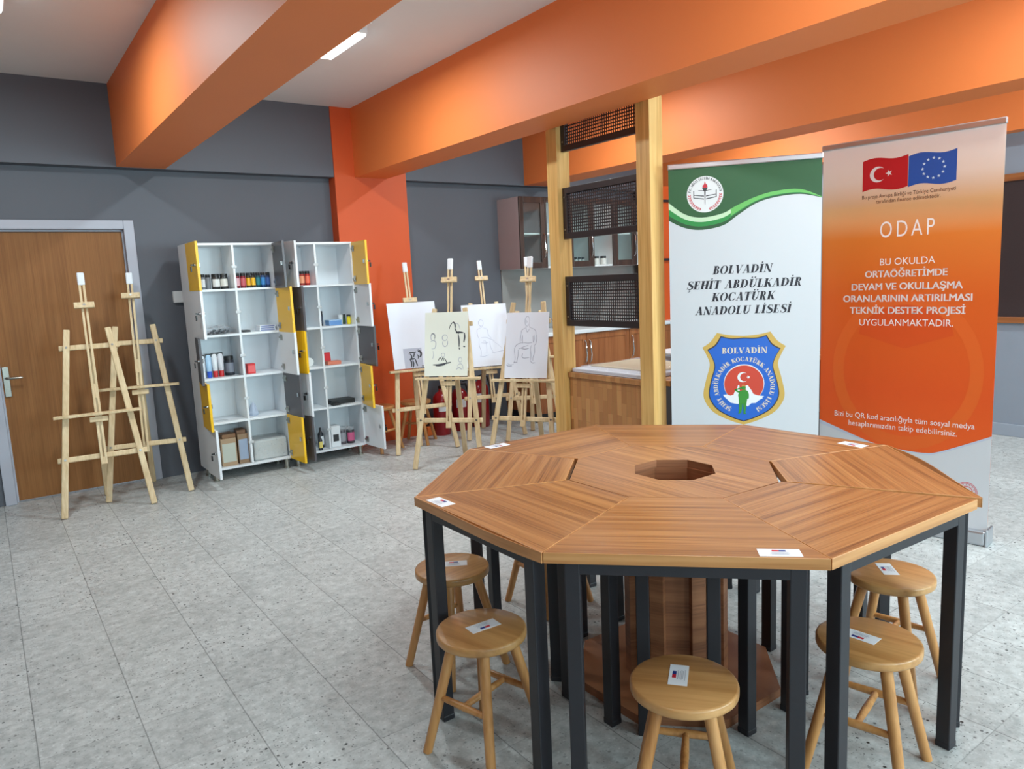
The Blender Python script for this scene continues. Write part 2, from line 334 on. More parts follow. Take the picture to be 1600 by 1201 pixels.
def desk(a, b, label, gapa=0, gapb=0, bulge=0):
    """one trapezoid desk; local x runs along its outer edge from corner a to corner b, y points to the middle"""
    A, B = Vector(V[a]), Vector(V[b])
    if a == 'R': A = Vector((2.272, .878))
    ctr = Vector((1.897, 1.708))
    ex = (B-A).normalized(); ey = Vector((-ex.y, ex.x)); mid = (A+B)/2
    ang = math.atan2(ex.y, ex.x)
    loc = lambda p: ((Vector(p)-mid).dot(ex), (Vector(p)-mid).dot(ey))
    t = thing('trapezoid_desk', label, 'desk', (mid.x, mid.y, 0), ang, 'trapezoid desks of the octagonal table')
    a0, b0 = loc(A), loc(B); ai, bi = loc(I[a]), loc(I[b])
    ai = (ai[0], ai[1]-gapa); bi = (bi[0], bi[1]-gapb)
    g = .0012
    poly = [(a0[0]+g, 0), (b0[0]-g, 0), (bi[0]-g, bi[1]), (ai[0]+g, ai[1])]
    c_ = Vector((0, .25)); inn_ = []
    for i in range(4):
        p, q, r_ = Vector(poly[i-1]), Vector(poly[i]), Vector(poly[(i+1) % 4])
        d1, d2 = (q-p).normalized(), (r_-q).normalized(); n1, n2 = Vector((-d1.y, d1.x)), Vector((-d2.y, d2.x))
        bis = (n1+n2).normalized(); inn_.append(q+bis*(.0024/max(.3, bis.dot(n1))))
    m = MB(); m.m = 1
    vs = [(x, y, TZ-TT) for x, y in poly]+[(x, y, TZ) for x, y in poly]+[(p.x, p.y, TZ) for p in inn_]
    m.add(vs, [(3, 2, 1, 0)]+[(i, (i+1) % 4, 4+(i+1) % 4, 4+i) for i in range(4)]+[(4+i, 4+(i+1) % 4, 8+(i+1) % 4, 8+i) for i in range(4)]); m.m = 0
    m.f.append([8, 9, 10, 11]); m.mi.append(0); m.sm.append(False)
    m.build('tabletop', [WTOP, WEDGE], t, .0012)
    if bulge:      # edge banding that has come away and bows outwards
        n = 16; out = []; inn = []
        for i in range(n+1):
            s = i/n; x = a0[0]+g+(b0[0]-a0[0]-2*g)*s; y = -bulge*sin(pi*s**1.6)-.0006
            out.append((x, y-.0018)); inn.append((x, y))
        m = MB(); m.prism(out+inn[::-1], TZ-TT, TZ+.0004); o = m.build('edge_band', WEDGE, t); o['label'] = 'loose edge strip bowing away from the top'
    # steel frame
    lw = .04; zt = TZ-TT; la = .072 if a != 'BL' else .060
    P = [(a0[0]+la, .027), (b0[0]-la, .027), (bi[0]-.036, bi[1]-.06), (ai[0]+.036, ai[1]-.06)]
    fm = MB()
    for i in range(4):
        p, q = Vector(P[i]), Vector(P[(i+1) % 4]); dd = (q-p).normalized()
        p2, q2 = p+dd*.0, q-dd*.0
        fm.bar((p2.x, p2.y, zt-.0155), (q2.x, q2.y, zt-.0155), .0385, .030, (-dd.y, dd.x, 0))
    fm.build('frame', BLACK, t, .002)
    for i in range(4):
        m = MB(); x, y = P[i]; m.box(x-lw/2, x+lw/2, y-lw/2, y+lw/2, .004, zt-.0006)
        m.box(x-lw/2-.001, x+lw/2+.001, y-lw/2-.001, y+lw/2+.001, 0, .02)
        m.build('leg', BLACK, t, .003)
    return t, ang, mid
def rel(p, base, ang):
    d = Vector(p)-base; return (d.x*cos(-ang)-d.y*sin(-ang), d.x*sin(-ang)+d.y*cos(-ang))
DK = {}
for a, b, lab, ga, gb, bu in (
    ('FL', 'FR', 'trapezoid desk at the table front, flag sticker at its right front corner', 0, 0, 0),
    ('L', 'FL', 'trapezoid desk left of the front one, edge strip bowing loose, sticker at its far corner', 0, 0, .012),
    ('FR', 'R', 'trapezoid desk at the right front of the octagonal table, without a sticker', 0, 0, 0),
    ('BL', 'L', 'trapezoid desk at the left end of the table beside a narrow dark slot, no sticker', .012, .012, 0),
    ('BB', 'BL', 'trapezoid desk at the back left, sticker at its outer corner towards the easels', 0, 0, 0),
    ('B', 'BB', 'trapezoid desk at the back of the table, nearest the two wooden posts', 0, 0, 0),
    ('BR', 'B', 'trapezoid desk at the back right, sticker by the orange banner', 0, 0, 0),
    ('R', 'BR', 'trapezoid desk at the right end beside the wider wedge slot, with a bowed outer edge', .016, .005, .026)):
    DK[a+b] = desk(a, b, lab, ga, gb, bu)
for key, c, dr in (('FLFR', (1.499, 1.014), (.707, -.707)), ('LFL', (1.108, 1.962), (0, -1)), ('BBBL', (1.685, 2.478), (-1, 0)), ('BRB', (2.645, 1.475), (.1, 1))):
    t, ang, mid = DK[key]; sticker(t, rel(c, mid, ang), math.atan2(dr[1], dr[0])-ang, TZ)
# hub
hub = thing('table_hub', 'octagonal wooden hub with a hole in its top and a column on a flat base', 'table', (1.897, 1.708, 0))
oct8 = lambda r, a0=pi/8: [(r*cos(a0+k*pi/4), r*sin(a0+k*pi/4)) for k in range(8)]
outer = [(x-1.897, y-1.708) for x, y in (I[k] for k in ('L', 'FL', 'FR', 'R', 'BR', 'B', 'BB', 'BL'))]
outer = [(x*.993, y*.993) for x, y in outer]
outer = [outer[0], outer[1], outer[2], (.125*1, -.335), outer[4], outer[5], outer[6], outer[7]]
def ring(mb, po, pin, z0, z1, side):
    n = len(po)
    def idx(l): return l
    vs = [(x, y, z) for z in (z0, z1) for x, y in po]+[(x, y, z) for z in (z0, z1) for x, y in pin]
    fs = []
    m0 = mb.m
    for i in range(n):
        j = (i+1) % n
        fs += [(n+i, n+j, 3*n+j, 3*n+i), (j, i, 2*n+i, 2*n+j)]
    mb.add(vs, fs); mb.m = side
    mb.add(vs, [f for i in range(n) for f in ((i, (i+1) % n, n+(i+1) % n, n+i), (2*n+(i+1) % n, 2*n+i, 3*n+i, 3*n+(i+1) % n))]); mb.m = m0
# order both rings counter-clockwise from the same angle
po = sorted(outer, key=lambda p: math.atan2(p[1], p[0])); pin = sorted([(x+.008, y+.002) for x, y in oct8(.146)], key=lambda p: math.atan2(p[1], p[0]))
m = MB(); ring(m, po, pin, TZ-TT, TZ, 1); m.build('tabletop', [WTOPY, WPANEL], hub, .0014)
m = MB(); ring(m, sorted(oct8(.172), key=lambda p: math.atan2(p[1], p[0])), sorted(oct8(.152), key=lambda p: math.atan2(p[1], p[0])), .03, TZ-TT, 0)
for k in range(8):          # stiles standing proud of the recessed faces
    a = pi/8+k*pi/4
    m.bar((.168*cos(a), .168*sin(a), .03), (.168*cos(a), .168*sin(a), TZ-TT), .05, .028, (-sin(a), cos(a), 0))
m.build('column', WPANEL, hub, .0015)
m = MB(); m.prism(oct8(.365), 0, .03); m.build('base', WPANEL, hub, .003)

# ------------------------------------------------------------------ round stools
STOOLW = wood('beech_stool_wood', (170, 118, 66), (194, 142, 86), (208, 156, 100), 'x', 1.0, .38, 9, coat=.2)
STOOLL = wood('beech_stool_leg_wood', (170, 114, 62), (196, 138, 80), (208, 152, 96), 'z', 1.0, .4, 12, coat=.1)
def stool(x, y, a, label, stick=None, z=.39, r=.138):
    t = thing('round_stool', label, 'stool', (x, y, 0), a, 'round wooden stools')
    m = MB(); m.lathe([(0, z-.028), (r-.006, z-.028), (r-.001, z-.024), (r, z-.02), (r, z-.006), (r-.002, z-.002), (r-.007, z), (0, z)], 48)
    m.build('seat', STOOLW, t, sharp=60)
    top, ft = r*.62, .186
    for k in range(4):
        q = pi/4+k*pi/2
        m = MB(); m.tube([(top*cos(q), top*sin(q), z-.027), (ft*cos(q), ft*sin(q), 0)], [.0165, .0145], 14); m.build('leg', STOOLL, t)
    def on(k, zz):
        q = pi/4+k*pi/2; s = (z-.027-zz)/(z-.027); rr = top+(ft-top)*s; return Vector((rr*cos(q), rr*sin(q), zz))
    zs = .178
    p = [on(k, zs) for k in range(4)]
    for i, j in ((0, 1), (2, 3)):
        m = MB(); m.tube([p[i], (p[i]+p[j])/2, p[j]], [.009, .0115, .009], 10); m.build('stretcher', STOOLL, t)
    m = MB(); m.tube([(p[0]+p[1])/2, (p[0]+p[1]+p[2]+p[3])/4, (p[2]+p[3])/2], [.009, .0115, .009], 10); m.build('stretcher', STOOLL, t)
    if stick:
        c, d = stick; b = Vector((x, y)); sticker(t, rel(c, b, a), math.atan2(d[1], d[0])-a, z)
    return t
stool(1.360, 1.198, 2.25, 'round stool at the front edge of the picture, flag sticker turned sideways', ((1.370, 1.224), (.79, .61)))
stool(1.125, 1.789, 1.83, 'round stool at the left front of the table, flag sticker upside down', ((1.135, 1.793), (-1, .04)))
stool(1.314, 2.270, .12, 'round stool behind the left front stool, its sticker partly behind a desk leg', ((1.330, 2.284), (.86, -.51)))
stool(1.917, 1.012, 1.80, 'round stool at the right front of the table, partly behind a black desk leg', ((1.911, 1.034), (-.08, 1)))
stool(2.402, 1.198, 4.83, 'round stool at the right end of the table, behind the right front stool', ((2.423, 1.220), (.71, .70)))
stool(1.92, 2.47, 1.62, 'round stool under the far side of the table, only its legs in view')
stool(2.74, 5.84, .35, 'round stool against the orange column, nearer the locker')
stool(3.115, 5.86, .78, 'round stool against the orange column, beside the fire extinguishers')

# ------------------------------------------------------------------ easels and drawings
PINE = wood('pale_pine', (196, 168, 126), (212, 186, 146), (224, 202, 164), 'z', 1.0, .5, 12)
WRAP = mat('clear_plastic_wrap', (226, 230, 236), .15, var=.06, scale=60)
STEEL = mat('zinc_bolt', (165, 165, 165), .3, 1)
def easel(x, y, phi, tau, st, sm, sc, k, label, rear=.47, ka=1, kb=1):
    a, b, ls, lb, tb, tw = .269*ka, .123*kb, 1.262*k, .386, 1.139, .262
    t = thing('easel', label, 'easel', (x, y, 0), phi, 'wooden studio easels')
    n = Vector((0, cos(tau), -sin(tau)))             # backwards, out of the sloping plane
    W = lambda u, s, d=0: Vector((u, s*sin(tau), s*cos(tau)))+n*d
    leg = lambda s: a+(b-a)*s/ls
    for sg in (-1, 1):
        m = MB(); m.bar(W(sg*a, .004), W(sg*b, ls), .040, .020, (1, 0, 0))
        o = m.build('leg', PINE, t, .006)
        for s in (lb, tb):
            bm = MB(); p = W(sg*leg(s), s, -.0095); bm.tube([p, p-n*.004], .007, 10); bm.build('bolt', STEEL, o)
    for s in (lb, tb):
        m = MB(); m.bar(W(-leg(s)-.045, s, .0205), W(leg(s)+.045, s, .0205), .036, .020, (0, sin(tau), cos(tau))); m.build('crossbar', PINE, t, .006)
    m = MB(); s0 = lb-.06
    m.bar(W(-.0125, s0, .0), W(-.0125, sm, .0), .015, .018, (1, 0, 0)); m.bar(W(.0125, s0, .0), W(.0125, sm, .0), .015, .018, (1, 0, 0))
    m.bar(W(0, s0, .0), W(0, s0+.05, .0), .012, .018, (1, 0, 0)); m.bar(W(0, sm-.06, .0), W(0, sm, .0), .012, .018, (1, 0, 0))
    m.bar(W(0, st+.10, .0), W(0, st+.20, .0), .012, .018, (1, 0, 0))
    ma = m.build('mast', PINE, t, .002)
    m = MB(); m.bar(W(0, sm-.085), W(0, sm+.006), .045, .024, (1, 0, 0)); o = m.build('plastic_cap', WRAP, t, .008); o['label'] = 'white plastic wrapping on the mast tip'
    m = MB(); m.bar(W(-.062, sc, -.022), W(.062, sc, -.022), .042, .024, (0, sin(tau), cos(tau))); m.bar(W(-.062, sc-.012, -.038), W(.062, sc-.012, -.038), .018, .01, (0, sin(tau), cos(tau)))
    o = m.build('top_clamp', PINE, t, .003)
    bm = MB(); p = W(0, sc, -.034); bm.tube([p, p-n*.008], .009, 10); bm.build('bolt', STEEL, o)
    m = MB(); p = W(0, st, -.038)
    m.box(-tw, tw, p.y-.022, p.y+.022, p.z-.018, p.z); m.build('tray', PINE, t, .003)
    m = MB(); m.bar(W(-.055, st-.045, -.020), W(.055, st-.045, -.020), .035, .022, (0, sin(tau), cos(tau))); m.build('tray_bracket', PINE, t, .003)
    m = MB(); q = W(0, tb-.02, .043); m.bar(q, (0, rear+.02, .004), .040, .020, (1, 0, 0)); m.build('rear_leg', PINE, t, .006)
    return t, W, p
DRAW = mat('drawing_paper', (226, 229, 240), .7, var=.01); CREAM = mat('cream_drawing_paper', (222, 224, 212), .7, var=.015)
FAINT = mat('faint_pencil_line', (196, 199, 216), .7, var=.05, scale=40); PENC = mat('pencil_line', (160, 162, 180), .7, var=.1, scale=40); CHAR = mat('charcoal_line', (70, 72, 78), .8, var=.25, scale=60); SHADE = mat('grey_wash', (182, 185, 200), .8, var=.06, scale=30)
def paper(E, u0, w, hgt, tint, strokes, label, quads=()):
    t, W, p = E
    ez = t.matrix_basis if False else None
    st_mat = Matrix.Translation(t.location) @ t.rotation_euler.to_matrix().to_4x4()
    tau = math.atan2(W(0, 1).y, W(0, 1).z)
    s0 = p.z/cos(tau)+.002
    o = thing('drawing_sheet', label, 'drawing', st_mat @ W(u0+w/2, s0, -.030), t.rotation_euler.z, 'drawings on the easels')
    o.rotation_euler = (-tau, 0, t.rotation_euler.z)
    m = MB(); n = 8
    m.box(-w/2, w/2, -.004, .0, 0, hgt); m.build('sheet', tint, o, .0005)
    m = MB(); y = -.0046
    for q in quads:
        m.m = q[0]; m.flat([((px-.5)*w, (1-pz)*hgt) for px, pz in q[1]], y)
    yy = y-.0004
    for mi, wd_, pts in strokes:
        m.m = mi; P = [Vector(((px-.5)*w, (1-pz)*hgt)) for px, pz in pts]
        P = smooth(P)
        L_ = []; R_ = []
        for i, q in enumerate(P):
            dd = (P[min(i+1, len(P)-1)]-P[max(i-1, 0)]); dd = dd.normalized() if dd.length > 1e-9 else Vector((1, 0)); nn = Vector((-dd.y, dd.x))
            ww = wd_*.5*(.45+.55*sin(pi*(i+.5)/len(P)))
            L_.append(q+nn*ww); R_.append(q-nn*ww)
        vs = [(v.x, yy, v.y) for v in L_]+[(v.x, yy, v.y) for v in R_]; k = len(P)
        m.add(vs, [(i, i+1, k+i+1, k+i) for i in range(k-1)])
    m.build('sketch', [PENC, CHAR, SHADE, FAINT], o)
    return o
def smooth(P, n=5):
    if len(P) < 3: return P
    out = []
    for i in range(len(P)-1):
        p0, p1, p2, p3 = P[max(i-1, 0)], P[i], P[i+1], P[min(i+2, len(P)-1)]
        for j in range(n):
            s = j/n; out.append(.5*((2*p1)+(p2-p0)*s+(2*p0-5*p1+4*p2-p3)*s*s+(3*p1-p0-3*p2+p3)*s**3))
    return out+[P[-1]]
def ov(cx, cy, rx, ry, n=12): return [(cx+rx*cos(2*pi*i/n), cy+ry*sin(2*pi*i/n)) for i in range(n+1)]
e1 = easel(.571, 5.526, -.091, .222, .678, 1.648, 1.42, 1, 'empty wooden easel before the brown door, foremost of the left pair')
e2 = easel(.855, 5.718, -.211, .247, .808, 1.655, 1.481, 1, 'empty wooden easel behind the left pair\'s front one, beside the grey wall', .44)
e3 = easel(2.998, 5.457, -.203, .23, .716, 1.659, 1.324, 1, 'wooden easel before the orange column holding the mostly blank sheet', .22)
e4 = easel(2.787, 4.784, -.845, .221, .715, 1.651, 1.482, 1, 'wooden easel holding the cream sheet of small sketches, foremost of the row')
e5 = easel(3.727, 5.462, -.318, .217, .653, 1.652, 1.484, 1, 'wooden easel at the back holding the faint seated figure drawing')
e6 = easel(3.198, 4.395, -1.031, .225, .684, 1.636, 1.46, 1.02, 'wooden easel beside the left wooden post holding the clear seated figure drawing')
e7 = easel(3.90, 5.12, -.60, .221, .75, 1.664, 1.463, .93, 'easel without a drawing, mostly hidden behind the one by the post', .40, .92, .85)
P_, K_, S_, F_ = 0, 1, 2, 3
paper(e3, -.215, .43, .575, DRAW, [
    (K_, .010, [(.33, .79), (.36, .76), (.45, .77), (.47, .75)]), (K_, .013, [(.36, .78), (.38, .83), (.35, .86)]), (K_, .012, [(.44, .78), (.42, .83)]),
    (K_, .016, [(.33, .87), (.37, .86), (.44, .86)]), (K_, .014, [(.34, .87), (.36, .91), (.35, .98)]), (K_, .014, [(.39, .88), (.40, .93), (.385, .99)]), (K_, .012, [(.45, .87), (.46, .92), (.48, .97)]),
    (K_, .018, [(.52, .76), (.55, .75), (.58, .78), (.57, .82), (.54, .84)]), (K_, .008, [(.50, .74), (.53, .73), (.56, .74)]), (K_, .010, [(.50, .8), (.52, .84), (.50, .86)]), (K_, .012, [(.57, .975), (.6, .98)])],
    'nearly blank white sheet with a small dark sketch at its lower left', [(S_, [(.22, .70), (.60, .70), (.60, .995), (.22, .995)])])
paper(e4, -.190, .348, .50, CREAM, [
    (K_, .006, [(.57, .27), (.59, .22), (.64, .17), (.66, .16)]), (K_, .012, [(.66, .155), (.70, .19), (.71, .25)]), (K_, .010, [(.70, .25), (.74, .31), (.80, .34)]), (K_, .014, [(.73, .33), (.79, .32), (.90, .33)]),
    (K_, .010, [(.78, .35), (.80, .45), (.80, .55)]), (K_, .012, [(.92, .33), (.93, .40), (.91, .48)]), (K_, .012, [(.90, .54), (.94, .55)]), (K_, .010, [(.80, .56), (.82, .59)]), (P_, .004, [(.72, .18), (.78, .2), (.82, .27)]),
    (K_, .005, [(.14, .37), (.17, .33), (.22, .34), (.24, .38), (.22, .41)]), (P_, .005, ov(.19, .39, .05, .05)), (P_, .005, [(.14, .46), (.19, .44), (.26, .47), (.24, .56), (.16, .57)]),
    (P_, .005, ov(.47, .40, .06, .045)), (P_, .005, [(.43, .45), (.42, .5), (.47, .54), (.53, .51), (.54, .45)]), (P_, .004, [(.2, .6), (.21, .68), (.18, .73)]), (P_, .004, ov(.43, .67, .04, .03)),
    (K_, .006, [(.32, .76), (.36, .71), (.39, .73)]), (K_, .007, [(.40, .76), (.43, .71), (.45, .76)]), (K_, .007, [(.46, .72), (.50, .76), (.53, .80)]), (K_, .012, [(.20, .82), (.33, .82), (.50, .80), (.62, .785)]), (K_, .009, [(.26, .835), (.36, .835), (.48, .82)]),
    (P_, .004, ov(.83, .75, .04, .035)), (P_, .004, [(.76, .85), (.82, .81), (.88, .83), (.9, .9)]), (P_, .006, [(.74, .90), (.8, .87), (.87, .9)])],
    'cream sheet of several small charcoal figure sketches')
seat = [(P_, .0035, ov(.50, .135, .055, .075)), (P_, .003, [(.47, .12), (.49, .14), (.48, .17)]), (P_, .003, [(.47, .21), (.48, .25)]), (P_, .003, [(.55, .2), (.57, .24)]),
    (P_, .0035, [(.48, .25), (.51, .30), (.56, .25)]), (P_, .0035, [(.48, .23), (.38, .27), (.36, .33)]), (P_, .0035, [(.57, .23), (.69, .27), (.72, .33)]), (P_, .004, [(.36, .33), (.35, .40), (.35, .45)]), (P_, .0035, [(.40, .34), (.39, .40), (.38, .44)]),
    (P_, .004, [(.72, .33), (.74, .40), (.72, .48), (.68, .51)]), (P_, .0035, [(.67, .34), (.68, .41), (.66, .46)]), (P_, .0035, [(.40, .36), (.41, .46), (.42, .47)]), (P_, .0035, [(.65, .36), (.66, .46)]),
    (P_, .004, [(.42, .46), (.54, .47), (.64, .46)]), (P_, .0045, [(.42, .46), (.30, .48), (.23, .53), (.22, .6)]), (P_, .004, [(.55, .50), (.42, .53), (.32, .56)]), (P_, .0045, [(.22, .59), (.24, .67), (.24, .74), (.21, .77)]), (P_, .004, [(.31, .57), (.31, .66), (.29, .74), (.30, .76)]),
    (P_, .0045, [(.62, .50), (.60, .56), (.62, .66), (.61, .74)]), (P_, .004, [(.69, .51), (.70, .6), (.67, .69), (.67, .74)]), (P_, .005, [(.61, .74), (.66, .77), (.72, .765)]), (P_, .005, [(.21, .77), (.27, .76), (.3, .765)]),
    (P_, .006, [(.38, .55), (.47, .56), (.56, .55)]), (P_, .005, [(.42, .62), (.42, .69), (.58, .69)]), (P_, .006, [(.04, .80), (.1, .82), (.18, .815)]), (P_, .003, [(.07, .78), (.14, .80), (.22, .79)])]
paper(e6, -.160, .348, .505, DRAW, seat, 'white sheet with a clear line drawing of a seated figure, beside the wooden post')
faint = [(F_, .005, ov(.40, .30, .055, .05)), (F_, .005, [(.37, .35), (.40, .37), (.44, .35)]), (F_, .005, [(.38, .38), (.30, .41), (.30, .50), (.32, .55)]), (F_, .005, [(.44, .38), (.52, .41), (.54, .50), (.60, .56)]),
    (F_, .006, [(.36, .54), (.48, .54), (.60, .58), (.66, .60)]), (F_, .005, [(.33, .55), (.31, .65), (.34, .75), (.33, .83)]), (F_, .005, [(.40, .60), (.46, .6), (.47, .7), (.46, .80)]), (F_, .005, [(.55, .60), (.56, .70), (.60, .78)]),
    (F_, .006, [(.36, .62), (.46, .63), (.52, .62)]), (F_, .005, [(.30, .83), (.4, .84), (.5, .82)]), (F_, .006, [(.58, .79), (.72, .78), (.9, .76)]), (F_, .004, [(.62, .60), (.72, .66), (.8, .72)])]
paper(e5, -.225, .43, .575, DRAW, faint, 'white sheet with a faint seated figure drawing, half behind the front sheets')

# ------------------------------------------------------------------ lockers with open doors
LWH = mat('white_melamine', (226, 230, 234), .35, var=.01); LYE = mat('yellow_melamine', (238, 186, 18), .32, var=.02); LDG = mat('dark_grey_melamine', (84, 82, 86), .35, var=.03)
CHROME = mat('chrome', (200, 200, 200), .15, 1); DARKP = mat('black_plastic', (26, 26, 28), .35)
LZ0, LZ1, LY0, LY1 = .085, 1.80, 5.78, 6.08
ROWZ = [1.46, 1.12, .795, .455, .10]            # upper face of each compartment's floor
ROWT = [1.783, 1.443, 1.103, .778, .438]
DCOL = {'y': (LYE, 'yellow'), 'w': (LWH, 'white'), 'g': (LDG, 'dark grey')}
def locker(x0, label, left, right, first):
    x1 = x0+.64; xm = (x0+x1)/2
    t = thing('locker_cabinet', label, 'locker', (x0, LY0, 0), 0, 'white lockers with open doors')
    X = lambda v: v-x0; D = LY1-LY0; b = MB(); th = .017
    b.box(0, th, 0, D, LZ0, LZ1); b.box(.64-th, .64, 0, D, LZ0, LZ1); b.box(.32-.008, .32+.008, .002, D-.01, LZ0+th, LZ1-th)
    b.box(th, .64-th, 0, D, LZ1-th, LZ1); b.box(th, .64-th, 0, D, LZ0-.002, .10); b.box(th, .64-th, D-.008, D, .10, LZ1-th)
    for z in ROWZ[:4]:
        b.box(th, .312, .002, D-.009, z-.017, z); b.box(.328, .64-th, .002, D-.009, z-.017, z)
    b.build('body', LWH, t, .001)
    for fx in (.045, .595):
        for fy in (.035, .27):
            m = MB(); m.lathe([(.024, 0), (.024, .012), (.018, .014), (.018, LZ0-.002)], 16, (fx, fy)); o = m.build('foot', [NICKEL], t)
    for z in range(5):      # lock keepers on the divider
        m = MB(); zc = (ROWZ[z]+ROWT[z])/2; m.box(.300, .340, -.003, .0015, zc-.010, zc+.010); m.build('keeper', mat('matt_zinc', (196, 198, 200), .5, .3), t, .002)
    for hx, sg, doors, w_, keyed in ((.004 if first else .023, 1, left, .307 if first else .290, True), (.617 if first else .636, -1, right, .290 if first else .307, not first)):
        for r, (c, ang) in enumerate(doors):
            z0, z1 = ROWZ[r]-.012, ROWT[r]+.012; mt, cn = DCOL[c]
            a = math.radians(ang)
            m = MB(); m.box(0 if sg > 0 else -w_, w_ if sg > 0 else 0, -.018, -.0, z0, z1)
            o = m.build('door', mt, t, .0015, (hx, -.001, 0), (0, 0, -a if sg > 0 else a)); o['label'] = cn+' locker door standing open'
            zc = (z0+z1)/2; xl = sg*(w_-.035)
            m = MB(); m.tube([(xl, -.018, zc+.01), (xl, -.030 if keyed else -.022, zc+.01)], .011, 12); m.m = 1
            if keyed: m.box(xl-.0015, xl+.0015, -.052, -.030, zc+.004, zc+.016); m.box(xl-.010, xl+.010, -.054, -.046, zc-.038, zc-.002)
            m.m = 0; m.box(xl-.012, xl+.012, 0, .009, zc-.006, zc+.024)
            m.build('lock', [CHROME, DARKP], o, .001)
            for hz in (z0+.05, z1-.05):
                m = MB(); xh = sg*.035; m.tube([(xh, -.001, hz), (xh, .004, hz)], .016, 12); m.box(min(sg*.004, sg*.06), max(sg*.004, sg*.06), .001, .009, hz-.008, hz+.008)
                m.box(xh-.022, xh+.022, .0, .003, hz-.024, hz+.024)
                m.build('hinge', NICKEL, o, .001)
    return t
locker(1.29, 'left locker of the pair, its inner column holding paint jars on the top shelf', [('y', 90.5), ('w', 90.5), ('g', 99), ('y', 93.5), ('w', 89)], [('g', 86), ('y', 92.5), ('w', 93), ('g', 95), ('y', 93)], True)
locker(1.933, 'right locker of the pair, next to the orange column', [('w', 81.5), ('g', 75.5), ('y', 77), ('w', 75), ('g', 77)], [('y', 86), ('w', 88), ('g', 90.5), ('y', 81), ('w', 94.5)], False)
ROWZ = [z+.0008 for z in ROWZ]                  # things stand just on the boards
# what stands in the compartments
def col_mat(rgb, rough=.35): return mat('print_%d_%d_%d' % rgb, rgb, rough, var=.05, scale=20)
CAP = mat('black_cap_plastic', (30, 30, 32), .4)
def jar(x, row, r, h, body, lab, label, y=5.90, name='paint_jar', cat='paint jar', group=None, cap=None):
    z = ROWZ[row]; t = thing(name, label, cat, (x, y, z), random.uniform(-.5, .5), group)
    m = MB(); m.lathe([(0, 0), (r*.94, 0), (r, .004), (r, h*.76), (r*.9, h*.8), (r*.86, h*.82)], 20); m.build('jar_body', col_mat(body), t)
    m = MB(); m.lathe([(r*.9, h*.80), (r*.95, h*.81), (r*.95, h*.985), (r*.9, h), (0, h)], 20); m.build('lid', cap or CAP, t)
    if lab:
        m = MB(); n = 12; vs = []
        for zz in (h*.16, h*.66):
            vs += [((r+.0006)*cos(-pi/2+(i/n-.5)*2.4), (r+.0006)*sin(-pi/2+(i/n-.5)*2.4), zz) for i in range(n+1)]
        m.add(vs, [(i, i+1, n+2+i, n+1+i) for i in range(n)], True); m.build('paper_label', col_mat(lab), t)
    return t
G1 = 'paint jars on the lockers\' top shelves'
jar(1.404, 0, .0165, .115, (120, 124, 130), (215, 218, 220), 'grey jar with white label, nearest the yellow top left locker door', group=G1)
jar(1.440, 0, .0185, .112, (118, 122, 128), None, 'plain grey jar with black lid on the top left shelf', group=G1)
jar(1.496, 0, .030, .114, (44, 44, 46), (222, 222, 220), 'black jar with white label on the top left shelf, left of its twin', group=G1)
jar(1.558, 0, .029, .114, (46, 46, 46), (224, 220, 212), 'black jar with white label on the top left shelf, right one beside the divider', group=G1)
for i, (x, r, b, l, s) in enumerate((
    (1.656, .0195, (120, 26, 42), (222, 170, 176), 'maroon jar with pink label right beside the divider'), (1.700, .021, (132, 28, 40), (200, 90, 96), 'dark red jar with reddish label among the colour jars'),
    (1.7415, .0175, (60, 44, 20), (232, 170, 30), 'amber labelled jar beside the dark red jar, among the colour jars'), (1.7785, .0175, (52, 40, 24), (238, 180, 40), 'amber labelled jar beside the teal jar, among the colour jars'),
    (1.8165, .0180, (22, 66, 74), (40, 120, 130), 'teal jar on the top shelf, left of the blue ones'), (1.8550, .0185, (24, 60, 110), (60, 130, 190), 'blue jar with light blue label beside the teal jar'), (1.8935, .0168, (24, 48, 96), (70, 110, 180), 'dark blue jar at the right end of the colour jars'))):
    jar(x, 0, r, .116, b, l, s, group=G1)
jar(2.172, 0, .021, .115, (150, 40, 30), (232, 150, 110), 'orange red jar in the right locker, behind the white door', group=G1)
jar(2.217, 0, .021, .115, (170, 36, 28), (240, 110, 80), 'bright red jar in the right locker, beside the divider', group=G1)
def boxthing(name, label, cat, x0, x1, row, h, rgb, y0=5.84, y1=5.93, z=0, face=None, rz=0, lid=None, group=None):
    cx, cy = (x0+x1)/2, (y0+y1)/2; t = thing(name, label, cat, (cx, cy, ROWZ[row]+z), rz, group)
    a, b = (x1-x0)/2, (y1-y0)/2
    MB().box(-a, a, -b, b, 0, h).build('carton', col_mat(rgb, .5), t, .0015)
    if face:
        m = MB(); m.box(-a*.86, a*.86, -b-.0006, -b, h*.14, h*.82); m.build('printed_face', col_mat(face, .4), t)
    if lid: MB().box(-a-.001, a+.001, -b-.001, b+.001, h*.88, h+.001).build('lid', col_mat(lid, .5), t)
    return t
CLEAR = mat('clear_film', (205, 210, 214), .12, var=.1, scale=50, bump=.6, alpha=.35)
m = MB()
for i in range(14):
    a = random.uniform(-.12, .12); x = 1.405+.0095*i; m.m = i % 2
    m.bar((x-.02, 5.82+random.uniform(0, .02), ROWZ[1]+.007+.0045*(i % 4)), (x+.05, 6.0, ROWZ[1]+.012+.0045*(i % 4)+a*.05), .011, .008, (1, 0, 0))
m.m = 2; m.box(1.392, 1.592, 5.815, 6.01, ROWZ[1]+.003, ROWZ[1]+.006)
tg = m.build('pen_packets', [mat('dark_pen', (48, 48, 52), .4), mat('grey_pen', (120, 122, 128), .4), CLEAR]); tg['kind'] = 'stuff'
tag(tg, 'flat pile of dark pens in clear packets on the second shelf', 'pens')
